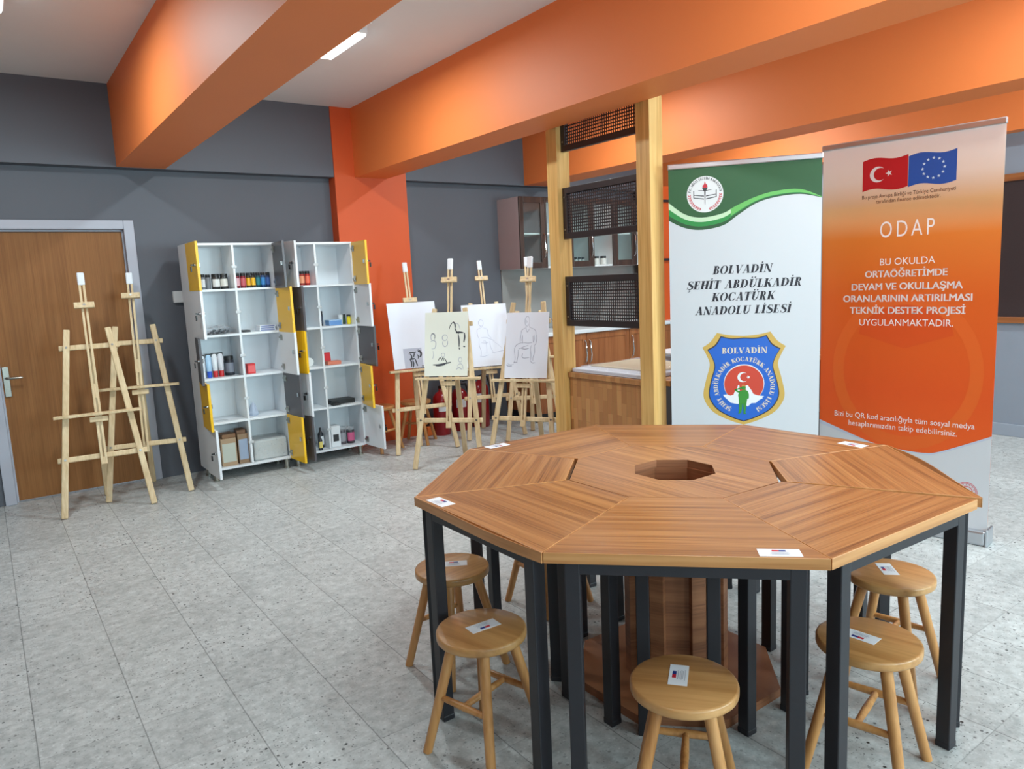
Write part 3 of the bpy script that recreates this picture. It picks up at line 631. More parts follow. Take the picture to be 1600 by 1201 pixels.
t = thing('clear_bag', 'crumpled clear plastic bag lying on the dark pen packets', 'bag', (1.50, 5.93, ROWZ[1]+.030))
m = MB(); n = 9
vs = [(-.09+.18*i/n, -.06+.12*j/n, .012+.028*abs(sin(i*2.3+j*1.7))*sin(pi*i/n)*sin(pi*j/n)) for i in range(n+1) for j in range(n+1)]
m.add(vs, [(i*(n+1)+j, (i+1)*(n+1)+j, (i+1)*(n+1)+j+1, i*(n+1)+j+1) for i in range(n) for j in range(n)]); m.build('film', CLEAR, t)
boxthing('eraser_pack', 'thin black pack on the second shelf beside the divider', 'pack', 1.655, 1.705, 1, .015, (50, 52, 56))
for i in range(3):
    boxthing('white_box', ('bottom', 'middle', 'topmost')[i]+' box of the small white stack on the second shelf', 'box', 1.772+.003*i, 1.90-.004*(i % 2), 1, .0145, (226, 230, 236), 5.83, 5.95, .0148*i, (120, 130, 170), group='stacked white boxes on the second shelf')
jar(2.309, 1, .012, .123, (34, 36, 44), (60, 64, 80), 'slim dark bottle on the right locker\'s second shelf', name='slim_bottle', cat='bottle')
boxthing('blue_box', 'low light blue box on the right locker\'s second shelf', 'box', 2.35, 2.463, 1, .044, (120, 160, 205), face=(96, 140, 196), lid=(160, 190, 222))
t = thing('white_cup', 'white paper cup between the blue box and the yellow jar', 'cup', (2.489, 5.93, ROWZ[1])); MB().lathe([(0, .002), (.016, 0), (.021, .08), (.019, .081), (.015, .004)], 20).build('cup_wall', mat('white_card', (228, 230, 230), .5), t)
jar(2.527, 1, .0150, .082, (40, 60, 36), (50, 84, 44), 'dark green jar behind the yellow one on the second shelf', y=5.95)
jar(2.536, 1, .0165, .080, (220, 200, 20), (236, 214, 30), 'yellow jar with a dark lid at the right of the second shelf', y=5.87)
def tube_(x, row, h, body, cap, label):
    t = thing('paint_tube', label, 'paint tube', (x, 5.87, ROWZ[row]), 0, 'paint tubes standing on the third shelf')
    MB().lathe([(0, 0), (.017, 0), (.018, .004), (.018, .045), (.016, .048)], 16).build('cap', col_mat(cap), t)
    m = MB(); n = 16; prof = [(.018, .018, .048), (.0205, .0195, .08), (.021, .012, h*.75), (.021, .0015, h)]
    vs = [(rx*cos(2*pi*j/n), ry*sin(2*pi*j/n), z) for rx, ry, z in prof for j in range(n)]
    m.add(vs, [(i*n+j, i*n+(j+1) % n, (i+1)*n+(j+1) % n, (i+1)*n+j) for i in range(3) for j in range(n)], True); m.build('body', col_mat(body, .25), t)
    MB().box(-.021, .021, -.003, .003, h-.028, h+.002).build('crimp', CAP, t)
tube_(1.330, 2, .176, (214, 220, 226), (226, 228, 230), 'white paint tube at the left of the third shelf, mostly behind the door')
tube_(1.3765, 2, .180, (168, 200, 226), (30, 80, 190), 'paint tube with a blue cap on the third shelf')
tube_(1.420, 2, .184, (220, 222, 226), (206, 40, 44), 'paint tube with a red cap, left of the two red ones')
tube_(1.464, 2, .184, (206, 206, 212), (196, 34, 40), 'paint tube with a red cap, right of the two red ones')
jar(1.533, 2, .036, .150, (34, 38, 48), (120, 124, 136), 'squat black bottle with grey label on the third shelf', name='ink_bottle', cat='bottle')
boxthing('red_box', 'small red box beside the divider on the third shelf', 'box', 1.652, 1.712, 2, .078, (206, 30, 34), 5.83, 5.89, face=(226, 90, 90))
t = thing('tape_roll', 'white tape roll half hidden by the yellow inner door', 'tape', (2.172, 5.90, ROWZ[2])); MB().tube([(0, .012, .036), (0, -.012, .036)], .036, 24).build('tape', mat('white_tape', (226, 228, 226), .5), t)
t = thing('red_case', 'red case standing open on the right locker\'s third shelf', 'case', (2.365, 5.87, ROWZ[2]))
MB().box(-.060, .060, -.04, .04, 0, .03).build('tray', col_mat((214, 120, 92)), t, .003); MB().bar((-.030, .045, .03), (-.028, .062, .098), .066, .006, (1, 0, 0)).build('lid', col_mat((200, 28, 40)), t, .002)
t = thing('paper_scrap', 'loose grey paper scrap on the fourth shelf', 'paper', (1.42, 5.87, ROWZ[3])); MB().box(-.04, .05, -.03, .03, 0, .002).build('sheet', col_mat((190, 192, 196)), t)
t = thing('folded_film', 'bluish crumpled plastic film in the fourth row beside the divider', 'plastic film', (1.685, 5.90, ROWZ[3]))
m = MB(); m.lathe([(.034, 0), (.040, .02), (.030, .05), (.020, .085), (.004, .105)], 9); m.build('film', mat('bluish_film', (188, 198, 216), .25, bump=.8, scale=30), t, sharp=10)
boxthing('black_case', 'long flat black case on the right locker\'s fourth shelf', 'case', 2.315, 2.525, 3, .036, (34, 36, 38), 5.84, 5.97)
boxthing('black_pouch', 'small black pouch in front of the long black case', 'pouch', 2.305, 2.375, 3, .020, (28, 28, 30), 5.79, 5.838)
boxthing('carton_box', 'pale printed carton at the bottom left of the left locker', 'box', 1.392, 1.508, 4, .215, (168, 140, 110), 5.82, 5.96, face=(186, 190, 178))
boxthing('carton_box', 'narrow brown carton with a blue grey label, beside the divider', 'box', 1.520, 1.600, 4, .235, (140, 112, 84), 5.82, 5.96, face=(150, 164, 186))
boxthing('wooden_block', 'brown wooden block lying on the pale carton', 'block', 1.40, 1.505, 4, .030, (128, 92, 60), 5.83, 5.95, .2165, rz=.12)
boxthing('wooden_block', 'brown wooden block lying on the narrow carton', 'block', 1.526, 1.592, 4, .028, (118, 84, 58), 5.83, 5.95, .2365, rz=-.1)
t = thing('wrapped_pack', 'white pack wrapped in plastic at the bottom of the left locker', 'pack', (1.768, 5.91, ROWZ[4]))
m = MB(); m.box(-.128, .134, -.09, .13, .001, .155); m.build('foam_sheets', mat('white_foam', (212, 216, 214), .4, var=.10, scale=40, bump=.7), t, .01)
m = MB(); m.box(-.132, .138, -.094, .134, .0, .165); m.build('plastic_wrap', CLEAR, t, .012)
def bottle(x, y, row, r, h, body, lab, label):
    t = thing('glue_bottle', label, 'bottle', (x, y, ROWZ[row])); MB().lathe([(0, 0), (r, .002), (r, h*.68), (r*.5, h*.8), (r*.4, h*.82), (r*.4, h), (0, h)], 18).build('bottle_body', col_mat(body), t)
    m = MB(); m.box(-r*.8, r*.8, -r-.001, -r*.6, h*.15, h*.58); m.build('paper_label', col_mat(lab), t, .001)
bottle(2.176, 5.81, 4, .018, .125, (40, 42, 48), (226, 206, 110), 'small bottle with yellow label at the bottom of the right locker')
bottle(2.2165, 5.90, 4, .024, .170, (30, 32, 38), (226, 228, 230), 'black bottle with white label at the bottom of the right locker')
boxthing('white_box', 'white box with a black picture at the bottom of the right locker', 'box', 2.285, 2.366, 4, .175, (220, 224, 228), 5.83, 5.93, face=None)
t2 = [o for o in C.objects if o.name.startswith('white_box')][-1]
for o in C.objects:
    if o.get('label', '').startswith('white box with a black picture'):
        MB().box(-.025, .025, -.0512, -.0500, .045, .105).build('printed_picture', col_mat((40, 42, 46)), o, .004)
jar(2.408, 4, .033, .150, (84, 78, 84), (150, 150, 156), 'dark glass jar beside the white picture box', y=5.90, name='glass_jar', cat='jar', cap=CLEAR)
jar(2.476, 4, .034, .145, (60, 52, 58), (200, 90, 130), 'dark jar with pink contents at the bottom right', y=5.88, name='glass_jar', cat='jar', cap=CLEAR)

# ------------------------------------------------------------------ wall socket, extinguishers, orange block
t = thing('wall_socket_box', 'small white wall box left of the lockers', 'socket', (1.295, YB, 1.415)); m = MB(); m.box(-.045, .035, -.03, 0, -.045, .045); m.build('casing', HOUS, t, .004)
RED = mat('red_enamel', (150, 16, 26), .28, var=.05, coat=.3); RUBB = mat('black_rubber', (28, 28, 30), .5)
def extinguisher(x, y, r, h, label):
    t = thing('fire_extinguisher', label, 'fire extinguisher', (x, y, 0), random.uniform(-.3, .3), 'red fire extinguishers by the column')
    MB().lathe([(0, .006), (r*.94, 0), (r, .012), (r, h*.78), (r*.93, h*.87), (r*.6, h*.95), (r*.28, h*.985), (.018, h), (.018, h+.02), (0, h+.02)], 28).build('cylinder', RED, t)
    m = MB(); m.box(-.012, .012, -.018, .018, h+.02, h+.045); m.bar((0, 0, h+.045), (0, -.13, h+.075), .018, .006, (1, 0, 0)); m.bar((0, 0, h+.025), (0, -.12, h+.03), .018, .006, (1, 0, 0)); m.build('valve', RUBB, t, .002)
    m = MB(); m.tube([(.015, .0, h+.03), (r*.9, -.02, h+.03), (r+.02, -.03, h-.08), (r+.014, -.03, h*.45), (r+.014, -.03, h*.2)], .010, 8); m.build('hose', RUBB, t)
    m = MB(); n = 10; vs = [((r+.0008)*cos(-pi/2-.4+(i/n-.5)*1.3), (r+.0008)*sin(-pi/2-.4+(i/n-.5)*1.3), zz) for zz in (h*.55, h*.74) for i in range(n+1)]
    m.add(vs, [(i, i+1, n+2+i, n+1+i) for i in range(n)], True); m.build('paper_label', PAPER, t)
extinguisher(3.46, 6.00, .080, .42, 'red fire extinguisher nearest the orange column')
extinguisher(3.695, 6.05, .080, .42, 'middle one of the three red fire extinguishers')
extinguisher(3.935, 6.05, .088, .46, 'red fire extinguisher farthest right, by the kitchen units')
t = thing('orange_block', 'small orange block on the floor beside the orange column', 'block', (3.335, 6.045, 0)); MB().box(-.028, .028, -.028, .028, 0, .085).build('block_body', mat('orange_block_paint', (226, 112, 40), .5), t, .006)

# ------------------------------------------------------------------ wooden posts with perforated panels
POSTW = wood('laminated_pine_post', (186, 138, 74), (212, 166, 96), (226, 184, 116), 'z', 1.0, .45, 13)
def post(y0, label):
    t = thing('wooden_post', label, 'post', (3.1825, y0+.0525, 0), 0, 'wooden posts of the partition')
    MB().box(-.0525, .0525, -.0525, .0525, 0, 2.95).build('timber', POSTW, t, .002)
post(2.955, 'tall wooden post nearest the table, left of the green banner'); post(3.762, 'tall wooden post behind the right hand easels')
PERF = mat('dark_brown_steel', (44, 34, 36), .4, var=.06, scale=20)
def perf(z0, z1, label):
    y0, y1 = 3.061, 3.761; t = thing('perforated_panel', label, 'metal panel', (3.18, (y0+y1)/2, z0), 0, 'perforated panels between the wooden posts')
    hw, h = (y1-y0)/2, z1-z0; fr = .038; m = MB()
    m.box(-.014, .014, -hw, hw, 0, fr); m.box(-.014, .014, -hw, hw, h-fr, h); m.box(-.014, .014, -hw, -hw+fr, fr, h-fr); m.box(-.014, .014, hw-fr, hw, fr, h-fr)
    m.build('frame', PERF, t, .001)
    nx, nz = 33, 13; W_, H_ = 2*(hw-fr), h-2*fr; px, pz = W_/nx, H_/nz; q = .27; m = MB()
    ys = [-hw+fr]; zs = [fr]
    for i in range(nx): ys += [-hw+fr+px*(i+q*.72), -hw+fr+px*(i+1-q*.72)]
    for i in range(nz): zs += [fr+pz*(i+q*.72), fr+pz*(i+1-q*.72)]
    ys.append(hw-fr); zs.append(h-fr)
    for i in range(len(ys)-1):
        for j in range(len(zs)-1):
            if i % 2 == 1 and j % 2 == 1: continue
            a, b, c, d = ys[i], ys[i+1], zs[j], zs[j+1]
            m.add([(-.001, a, c), (-.001, b, c), (-.001, b, d), (-.001, a, d), (.001, a, c), (.001, b, c), (.001, b, d), (.001, a, d)], [(3, 2, 1, 0), (4, 5, 6, 7)])
    for i in range(nx):
        for j in range(nz):
            a, b, c, d = ys[2*i+1], ys[2*i+2], zs[2*j+1], zs[2*j+2]
            m.add([(-.001, a, c), (-.001, b, c), (-.001, b, d), (-.001, a, d), (.001, a, c), (.001, b, c), (.001, b, d), (.001, a, d)], [(0, 1, 5, 4), (1, 2, 6, 5), (2, 3, 7, 6), (3, 0, 4, 7)])
    m.build('perforated_sheet', PERF, t)
    for sy in (-hw+.019, hw-.019):
        for zz in (.06, h-.06):
            b = MB(); b.tube([(-.0135, sy, zz), (-.017, sy, zz)], .006, 8); b.build('screw', STEEL, t)
perf(2.228, 2.555, 'topmost perforated metal panel between the wooden posts'); perf(1.676, 2.002, 'middle perforated metal panel between the wooden posts'); perf(1.110, 1.434, 'lowest perforated metal panel between the wooden posts')

# ------------------------------------------------------------------ work counter behind the posts
BLOCK = blockwood('butcher_block')
t = thing('work_counter', 'wood block counter behind the posts, carrying wrapped sheets', 'counter', (3.16, 2.93, 0))
m = MB(); m.prism([(.08, 0), (2.05, 0), (2.05, .90), (.08, .90), (.08, .825), (0, .825), (0, .135), (.08, .135)], .768, .80); m.build('worktop', BLOCK, t, .002)
MB().box(.012, .034, .1355, .8255, 0, .768).build('end_panel', BLOCK, t, .001)
DKP = mat('dark_brown_board', (70, 50, 42), .5)
m = MB(); m.box(.09, 2.03, .30, .32, 0, .768); m.build('back_panel', DKP, t, .001)
MB().box(2.01, 2.03, .02, .88, 0, .768).build('side_panel', DKP, t, .001)
m = MB(); m.box(.09, 2.005, .04, .298, .38, .398); m.build('shelf', DKP, t, .001)
BAG = mat('milky_plastic_film', (206, 210, 226), .22, var=.08, scale=14, bump=.5, alpha=.75)
t = thing('wrapped_sheets', 'plastic wrapped pack of card sheets on the counter between the posts', 'card pack', (3.51, 3.41, .8006))
m = MB(); m.box(-.325, .30, -.34, .335, 0, .026); m.build('card_stack', mat('card_grey', (196, 198, 208), .5), t, .006)
m = MB(); m.box(-.19, .25, -.27, .30, .0265, .034); o = m.build('top_card', mat('buff_card', (214, 190, 146), .5), t, .002); o['label'] = 'buff cardboard sheet on top'
m = MB(); n = 12
vs = [(-.335+.65*i/n, -.35+.70*j/n, .0345+(.006*abs(sin(3.1*i+1.7*j))+.005*sin(j*.9+i*.4)**2) if 0 < i < n and 0 < j < n else .004) for i in range(n+1) for j in range(n+1)]
m.add(vs, [(i*(n+1)+j, (i+1)*(n+1)+j, (i+1)*(n+1)+j+1, i*(n+1)+j+1) for i in range(n) for j in range(n)], True); m.build('plastic_bag', mat('clear_bag_film', (225, 228, 238), .12, alpha=.28, bump=.6, scale=25), t, sharp=20)
t = thing('wrapped_sheets', 'grey and white wrapped pack at the back of the counter', 'card pack', (4.16, 3.58, .8006)); m = MB(); m.box(-.26, .26, -.18, .18, 0, .05); m.build('card_stack', mat('grey_card_stack', (150, 154, 164), .4), t, .006); m = MB(); m.box(-.25, .25, -.175, .175, .0505, .068); m.build('top_card', mat('white_card_stack', (222, 226, 232), .3, bump=.5, scale=20), t, .006)
boxthing('white_storage_box', 'white box on the counter seen between the two banners', 'box', 4.72, 4.98, 4, .12, (222, 226, 234), 3.05, 3.35, .6998)

# ------------------------------------------------------------------ kitchen units on the back wall
KX = 4.39; DKB = wood('dark_brown_frame', (50, 34, 28), (64, 44, 36), (76, 54, 44), 'z', 1, .4, 12); MAUVE = mat('mauve_grey_board', (186, 170, 172), .45); KIN = mat('white_cabinet_lining', (228, 231, 231), .45)
PANE = glass_mat('cabinet_glass', (.93, .97, .96), .03)
struct('trim_9', MB().box(KX+.01, XR, YB-.012, YB, .90, 1.53), mat('grey_marble_backsplash', (146, 145, 142), .3, var=.22, scale=3))
KNAMES = ['glass door wall cabinet at the kitchen\'s left end', 'doorless wall cabinet second from the kitchen\'s left end', 'glass door wall cabinet with jars, third from the left', 'doorless wall cabinet with jars and a white shelf edge', 'glass door wall cabinet fifth from the left', 'doorless wall cabinet beside the orange corner column']
CABW = .318
for i in range(6):
    x0 = KX+i*CABW; t = thing('wall_cabinet', KNAMES[i], 'cabinet', (x0, YB-.375, 1.53), 0, 'kitchen wall cabinets'); H_ = .70
    if x0+CABW > XR-.34 and i == 5: w_ = XR-.34-x0-.002
    else: w_ = CABW-.002
    m = MB(); m.box(0, .016, .02, .374, 0, H_); m.box(w_-.016, w_, .02, .374, 0, H_); m.m = 1; m.box(.016, w_-.016, .36, .374, 0, H_); m.box(.016, w_-.016, .022, .36, H_-.016, H_); m.box(.016, w_-.016, .022, .36, 0, .016); m.box(.016, w_-.016, .04, .36, .335, .35)
    m.build('body', [MAUVE if i == 0 else KIN, KIN], t, .0008)
    if i % 2 == 0 and w_ > .2:
        m = MB(); s = .05; m.box(0, s, 0, .019, 0, H_); m.box(w_-s, w_, 0, .019, 0, H_); m.box(s, w_-s, 0, .019, 0, s+.01); m.box(s, w_-s, 0, .019, H_-s-.01, H_); o = m.build('door', DKB, t, .003)
        MB().box(s, w_-s, .008, .011, s+.01, H_-s-.01).build('glass_pane', PANE, o)
        m = MB(); xh = w_-.022; m.tube([(xh, 0, .10), (xh, -.020, .12), (xh+.004, -.026, .18), (xh-.004, -.026, .26), (xh, -.020, .32), (xh, 0, .34)], .006, 8); m.build('handle', CHROME, o)
    else:
        m = MB(); m.box(0, .02, 0, .019, 0, H_); m.box(w_-.02, w_, 0, .019, 0, H_); m.box(.02, w_-.02, 0, .019, H_-.05, H_); m.build('face_frame', DKB, t, .002)
def kjar(x, y, z, r, h, label, body=(206, 206, 200), cap=None):
    t = thing('kitchen_jar', label, 'jar', (x, y, z), 0, 'jars in the kitchen wall cabinets'); MB().lathe([(0, 0), (r, .002), (r, h*.7), (r*.85, h*.76)], 14).build('jar_body', col_mat(body), t); MB().lathe([(r*.88, h*.74), (r*.9, h), (0, h)], 14).build('lid', cap or CAP, t)
for k in range(5): kjar(KX+2*CABW+.055+.05*k, YB-.28, 1.5466, .019, .085, ('leftmost', 'second', 'third', 'fourth', 'rightmost')[k]+' of the dark lidded jars behind the third glass door', (196, 200, 200))
kjar(KX+3*CABW+.10, YB-.31, 1.5466, .033, .09, 'white jar with black lid, left one in the doorless cabinet'); kjar(KX+3*CABW+.20, YB-.31, 1.5466, .036, .09, 'white jar with black lid, right one in the doorless cabinet')
BROWN = wood('brown_kitchen_front', (128, 72, 36), (152, 90, 48), (166, 104, 60), 'z', 1, .4, 12)
for k, (a, b, lab) in enumerate(((KX+.01, 5.03, 'brown base cabinet at the left end of the kitchen'), (5.03, 5.64, 'brown base cabinet in the middle of the kitchen'), (5.64, XR-.002, 'brown base cabinet at the right end of the kitchen'))):
    t = thing('base_cabinet', lab, 'cabinet', (a, 5.66, 0), 0, 'kitchen base cabinets'); w_ = b-a-.003
    MB().box(0, w_, .022, YB-5.66-.013, .09, .855).build('body', BROWN, t, .001); MB().box(.01, w_-.01, .06, .5, 0, .09).build('plinth', DARKP, t)
    m = MB(); s = .06; m.box(.002, w_-.002, .006, .02, .10, .85); m.box(.002, s, 0, .006, .10, .85); m.box(w_-s, w_-.002, 0, .006, .10, .85); m.box(s, w_-s, 0, .006, .10, .10+s); m.box(s, w_-s, 0, .006, .85-s, .85)
    o = m.build('door', BROWN, t, .002)
    xh = w_-.03 if k == 0 else .03
    m = MB(); m.tube([(xh, 0, .55), (xh, -.022, .57), (xh+.005, -.028, .63), (xh-.005, -.028, .70), (xh, -.022, .76), (xh, 0, .78)], .007, 8); m.build('handle', CHROME, o)
t = thing('kitchen_worktop', 'white kitchen worktop over the brown base cabinets', 'worktop', (KX, 5.64, .856)); MB().box(0, XR-KX-.002, 0, YB-5.64-.013, 0, .04).build('slab', mat('white_worktop', (220, 222, 224), .3), t, .006)
t = thing('faucet', 'chrome kitchen faucet behind the left wooden post', 'faucet', (4.95, 6.08, .8966)); m = MB(); m.tube([(0, 0, 0), (0, 0, .20), (.0, -.03, .26), (0, -.10, .28), (0, -.16, .25), (0, -.17, .22)], .012, 10); m.lathe([(.026, 0), (.026, .02), (.018, .04)], 14); m.build('spout', CHROME, t); m = MB(); m.tube([(-.02, 0, .07), (-.09, -.02, .12)], .009, 8); m.build('handle', CHROME, t)

# ------------------------------------------------------------------ dark board and rails on the right
t = thing('pin_board', 'large dark brown board in a wooden frame on the right wall', 'board', (XR, 2.75, .91)); m = MB()
m.box(-.03, 0, -1.35, 1.25, 0, .05); m.box(-.03, 0, -1.35, 1.25, 1.10, 1.155); m.box(-.03, 0, -1.35, -1.30, .05, 1.10); m.box(-.03, 0, 1.20, 1.25, .05, 1.10)
m.build('frame', wood('board_frame_wood', (128, 74, 40), (150, 92, 52), (166, 106, 62), 'y', 1, .4, 12), t, .003)
MB().box(-.018, 0, -1.30, 1.20, .05, 1.10).build('panel', mat('dark_brown_felt', (52, 36, 36), .8, var=.15, scale=80, bump=.4), t)
for i, z in enumerate((1.575, 2.215)):
    t = thing('wall_rail', ('lower', 'upper')[i]+' thin black rail across the orange corner column', 'rail', (XR-.34, 5.75, z)); MB().box(-.03, .335, -.03, -.001, -.012, .012).build('bar', BLACK, t, .002)

# ------------------------------------------------------------------ lettering
def arcring(cx, cy, rx, ry, ix, iy, a0, a1, n=14, ox=0):
    out = []
    for i in range(n):
        p, q = a0+(a1-a0)*i/n, a0+(a1-a0)*(i+1)/n
        out.append([(cx+rx*cos(p), cy+ry*sin(p)), (cx+rx*cos(q), cy+ry*sin(q)), (cx+ox+ix*cos(q), cy+iy*sin(q)), (cx+ox+ix*cos(p), cy+iy*sin(p))])
    return out
def rc(x0, x1, y0, y1): return [(x0, y0), (x1, y0), (x1, y1), (x0, y1)]
def dg(x0, y0, x1, y1, w): return [(x0-w/2, y0), (x0+w/2, y0), (x1+w/2, y1), (x1-w/2, y1)]
def brush(pts, ws):
    P = smooth([Vector(p) for p in pts], 6); out = []; n = len(P)
    E_ = []
    for i, q in enumerate(P):
        d = (P[min(i+1, n-1)]-P[max(i-1, 0)]).normalized(); s = i/(n-1)*(len(ws)-1); k = min(int(s), len(ws)-2); w = ws[k]+(ws[k+1]-ws[k])*(s-k)
        E_.append((q+Vector((-d.y, d.x))*w/2, q-Vector((-d.y, d.x))*w/2))
    return [[tuple(E_[i][0]), tuple(E_[i+1][0]), tuple(E_[i+1][1]), tuple(E_[i][1])] for i in range(n-1)]
def serif_glyph(ch):
    """bold high-contrast capitals: thick stems, hairlines and flat serifs, cap height 1"""
    T, t, S, s = .25, .065, .06, .07
    stem = lambda x: [rc(x, x+T, 0, 1), rc(x-s, x+T+s, 0, S), rc(x-s, x+T+s, 1-S, 1)]
    dots = {'Ü': ('U', 2), 'İ': ('I', 1), 'Ö': ('O', 2), 'Î': ('I', 1)}
    if ch in dots:
        g, w = serif_glyph(dots[ch][0]); g = list(g); k = dots[ch][1]
        for c in ([w/2-.04] if k == 1 else [w/2-.2, w/2+.12]): g += arcring(c, 1.2, .085, .085, 0, 0, 0, 2*pi, 10)
        return g, w
    if ch == 'Ş':
        g, w = serif_glyph('S'); return list(g)+brush([(.33, .0), (.36, -.1), (.44, -.16), (.36, -.26), (.22, -.25)], [.05, .05, .1, .08, .03]), w
    if ch == 'Ğ':
        g, w = serif_glyph('G'); return list(g)+brush([(.2, 1.24), (.38, 1.13), (.56, 1.24)], [.05, .09, .05]), w
    x = .1
    if ch == 'I': return stem(x), T+.22
    if ch == 'B': return stem(x)+arcring(x+T, .75, .27, .25, .09, .20, -pi/2, pi/2)+arcring(x+T, .26, .33, .26, .12, .21, -pi/2, pi/2)+[rc(x+T-.01, x+T+.02, 0, S), rc(x+T-.01, x+T+.02, .47, .52), rc(x+T-.01, x+T+.02, 1-S, 1)], .72
    if ch == 'P': return stem(x)+arcring(x+T, .73, .30, .27, .11, .22, -pi/2, pi/2), .66
    if ch == 'R': return stem(x)+arcring(x+T, .74, .29, .26, .10, .21, -pi/2, pi/2)+brush([(x+T, .48), (.46, .42), (.55, .12), (.66, .0), (.76, .04)], [.05, .16, .21, .14, .03]), .80
    if ch == 'D': return stem(x)+arcring(x+T, .5, .48, .5, .25, .45, -pi/2, pi/2), .86
    if ch in 'OQ': return arcring(.44, .5, .42, .52, .20, .475, 0, 2*pi, 28), .88
    if ch in 'CG':
        g = arcring(.44, .5, .42, .52, .20, .475, .75, 2*pi-.62, 26, .02)+[rc(.70, .745, .66, 1.0)]
        if ch == 'G': g += [rc(.56, .75, 0.02, .42), rc(.48, .82, .40, .45)]
        else: g += brush([(.72, .2), (.76, .26), (.78, .34)], [.05, .04, .03])
        return g, .84
    if ch == 'E': return stem(x)+[rc(x, .62, 1-S, 1), rc(x, .64, 0, S), rc(x, .50, .47, .52), rc(.575, .62, .74, 1), rc(.595, .64, 0, .28), rc(.455, .50, .38, .61)], .72
    if ch == 'L': return stem(x)+[rc(x, .62, 0, S), rc(.575, .62, 0, .32)], .68
    if ch == 'T': return [rc(.26, .26+T, 0, 1), rc(.18, .55, 0, S), rc(.02, .71, 1-S, 1), rc(.02, .065, .70, 1), rc(.665, .71, .70, 1)], .74
    if ch == 'H': return stem(x)+stem(x+.46)+[rc(x, x+.5, .47, .52)], .86
    if ch == 'K': return stem(x)+[dg(.34, .40, .70, 1, .06), dg(.70, 0, .43, .56, .25), rc(.55, .84, 0, S), rc(.58, .82, 1-S, 1)], .84
    if ch == 'N': return [dg(.15, 0, .15, 1, t), dg(.74, 0, .74, 1, t), dg(.70, 0, .17, 1, .23), rc(.02, .28, 0, S), rc(.02, .2, 1-S, 1), rc(.61, .87, 1-S, 1)], .90
    if ch == 'M': return [dg(.15, 0, .15, 1, t), dg(.87, 0, .87, 1, T), dg(.48, 0, .2, 1, .22), dg(.48, 0, .80, 1, .06), rc(.02, .28, 0, S), rc(.7, 1.04, 0, S), rc(.02, .24, 1-S, 1), rc(.8, 1.04, 1-S, 1)], 1.06
    if ch == 'A': return [dg(.13, 0, .40, 1, .06), dg(.66, 0, .40, 1, .23), rc(.2, .58, .28, .33), rc(.0, .27, 0, S), rc(.48, .82, 0, S)], .82
    if ch == 'V': return [dg(.40, 0, .17, 1, .23), dg(.42, 0, .70, 1, .06), rc(.0, .34, 1-S, 1), rc(.57, .84, 1-S, 1)], .82
    if ch == 'U': return [rc(.12, .12+T, .3, 1), rc(.68, .68+t, .3, 1), rc(.03, .42, 1-S, 1), rc(.58, .83, 1-S, 1)]+arcring(.4275, .32, .3075, .34, .13, .27, pi, 2*pi, 14, .02), .86
    if ch == 'S': return brush([(.60, .72), (.56, .9), (.40, .975), (.22, .90), (.17, .76), (.26, .62), (.46, .48), (.60, .34), (.60, .16), (.44, .03), (.26, .035), (.14, .16), (.10, .30)], [.04, .05, .07, .12, .19, .23, .24, .22, .18, .1, .06, .05, .04])+[rc(.575, .62, .70, 1.0), rc(.08, .125, 0, .32)], .70
    if ch == '.': return arcring(.12, .09, .09, .09, 0, 0, 0, 2*pi, 10), .26
    return [], .42
def serif_line(txt, gap=.03):
    polys = []; x = 0
    for ch in txt:
        g, w = serif_glyph(ch); polys += [[(px+x, py) for px, py in p] for p in g]; x += w+gap
    return polys, x-gap
def put_line(mb, txt, x0, x1, z, cap, y, shear=0):
    polys, w = serif_line(txt); k = (x1-x0)/w
    for p in polys: mb.flat([(x0+px*k+py*cap*shear, z+py*cap) for px, py in p], y)
def put_arc(mb, txt, cx, cz, r, a0, a1, cap, y, inward=False):
    polys = []; adv = [serif_glyph(c)[1] for c in txt]; tot = sum(adv); pos = 0; kx = abs(a1-a0)*(r+cap*.3)/tot
    for ch, w in zip(txt, adv):
        a = a0+(a1-a0)*(pos+w/2)/tot; pos += w
        ex = Vector((sin(a), -cos(a))); ez = Vector((cos(a), sin(a)))      # reading clockwise, tops outwards
        for p in serif_glyph(ch)[0]:
            mb.flat([tuple(Vector((cx, cz))+ez*(r+py*cap)+ex*((px-w/2)*kx)) for px, py in p], y)
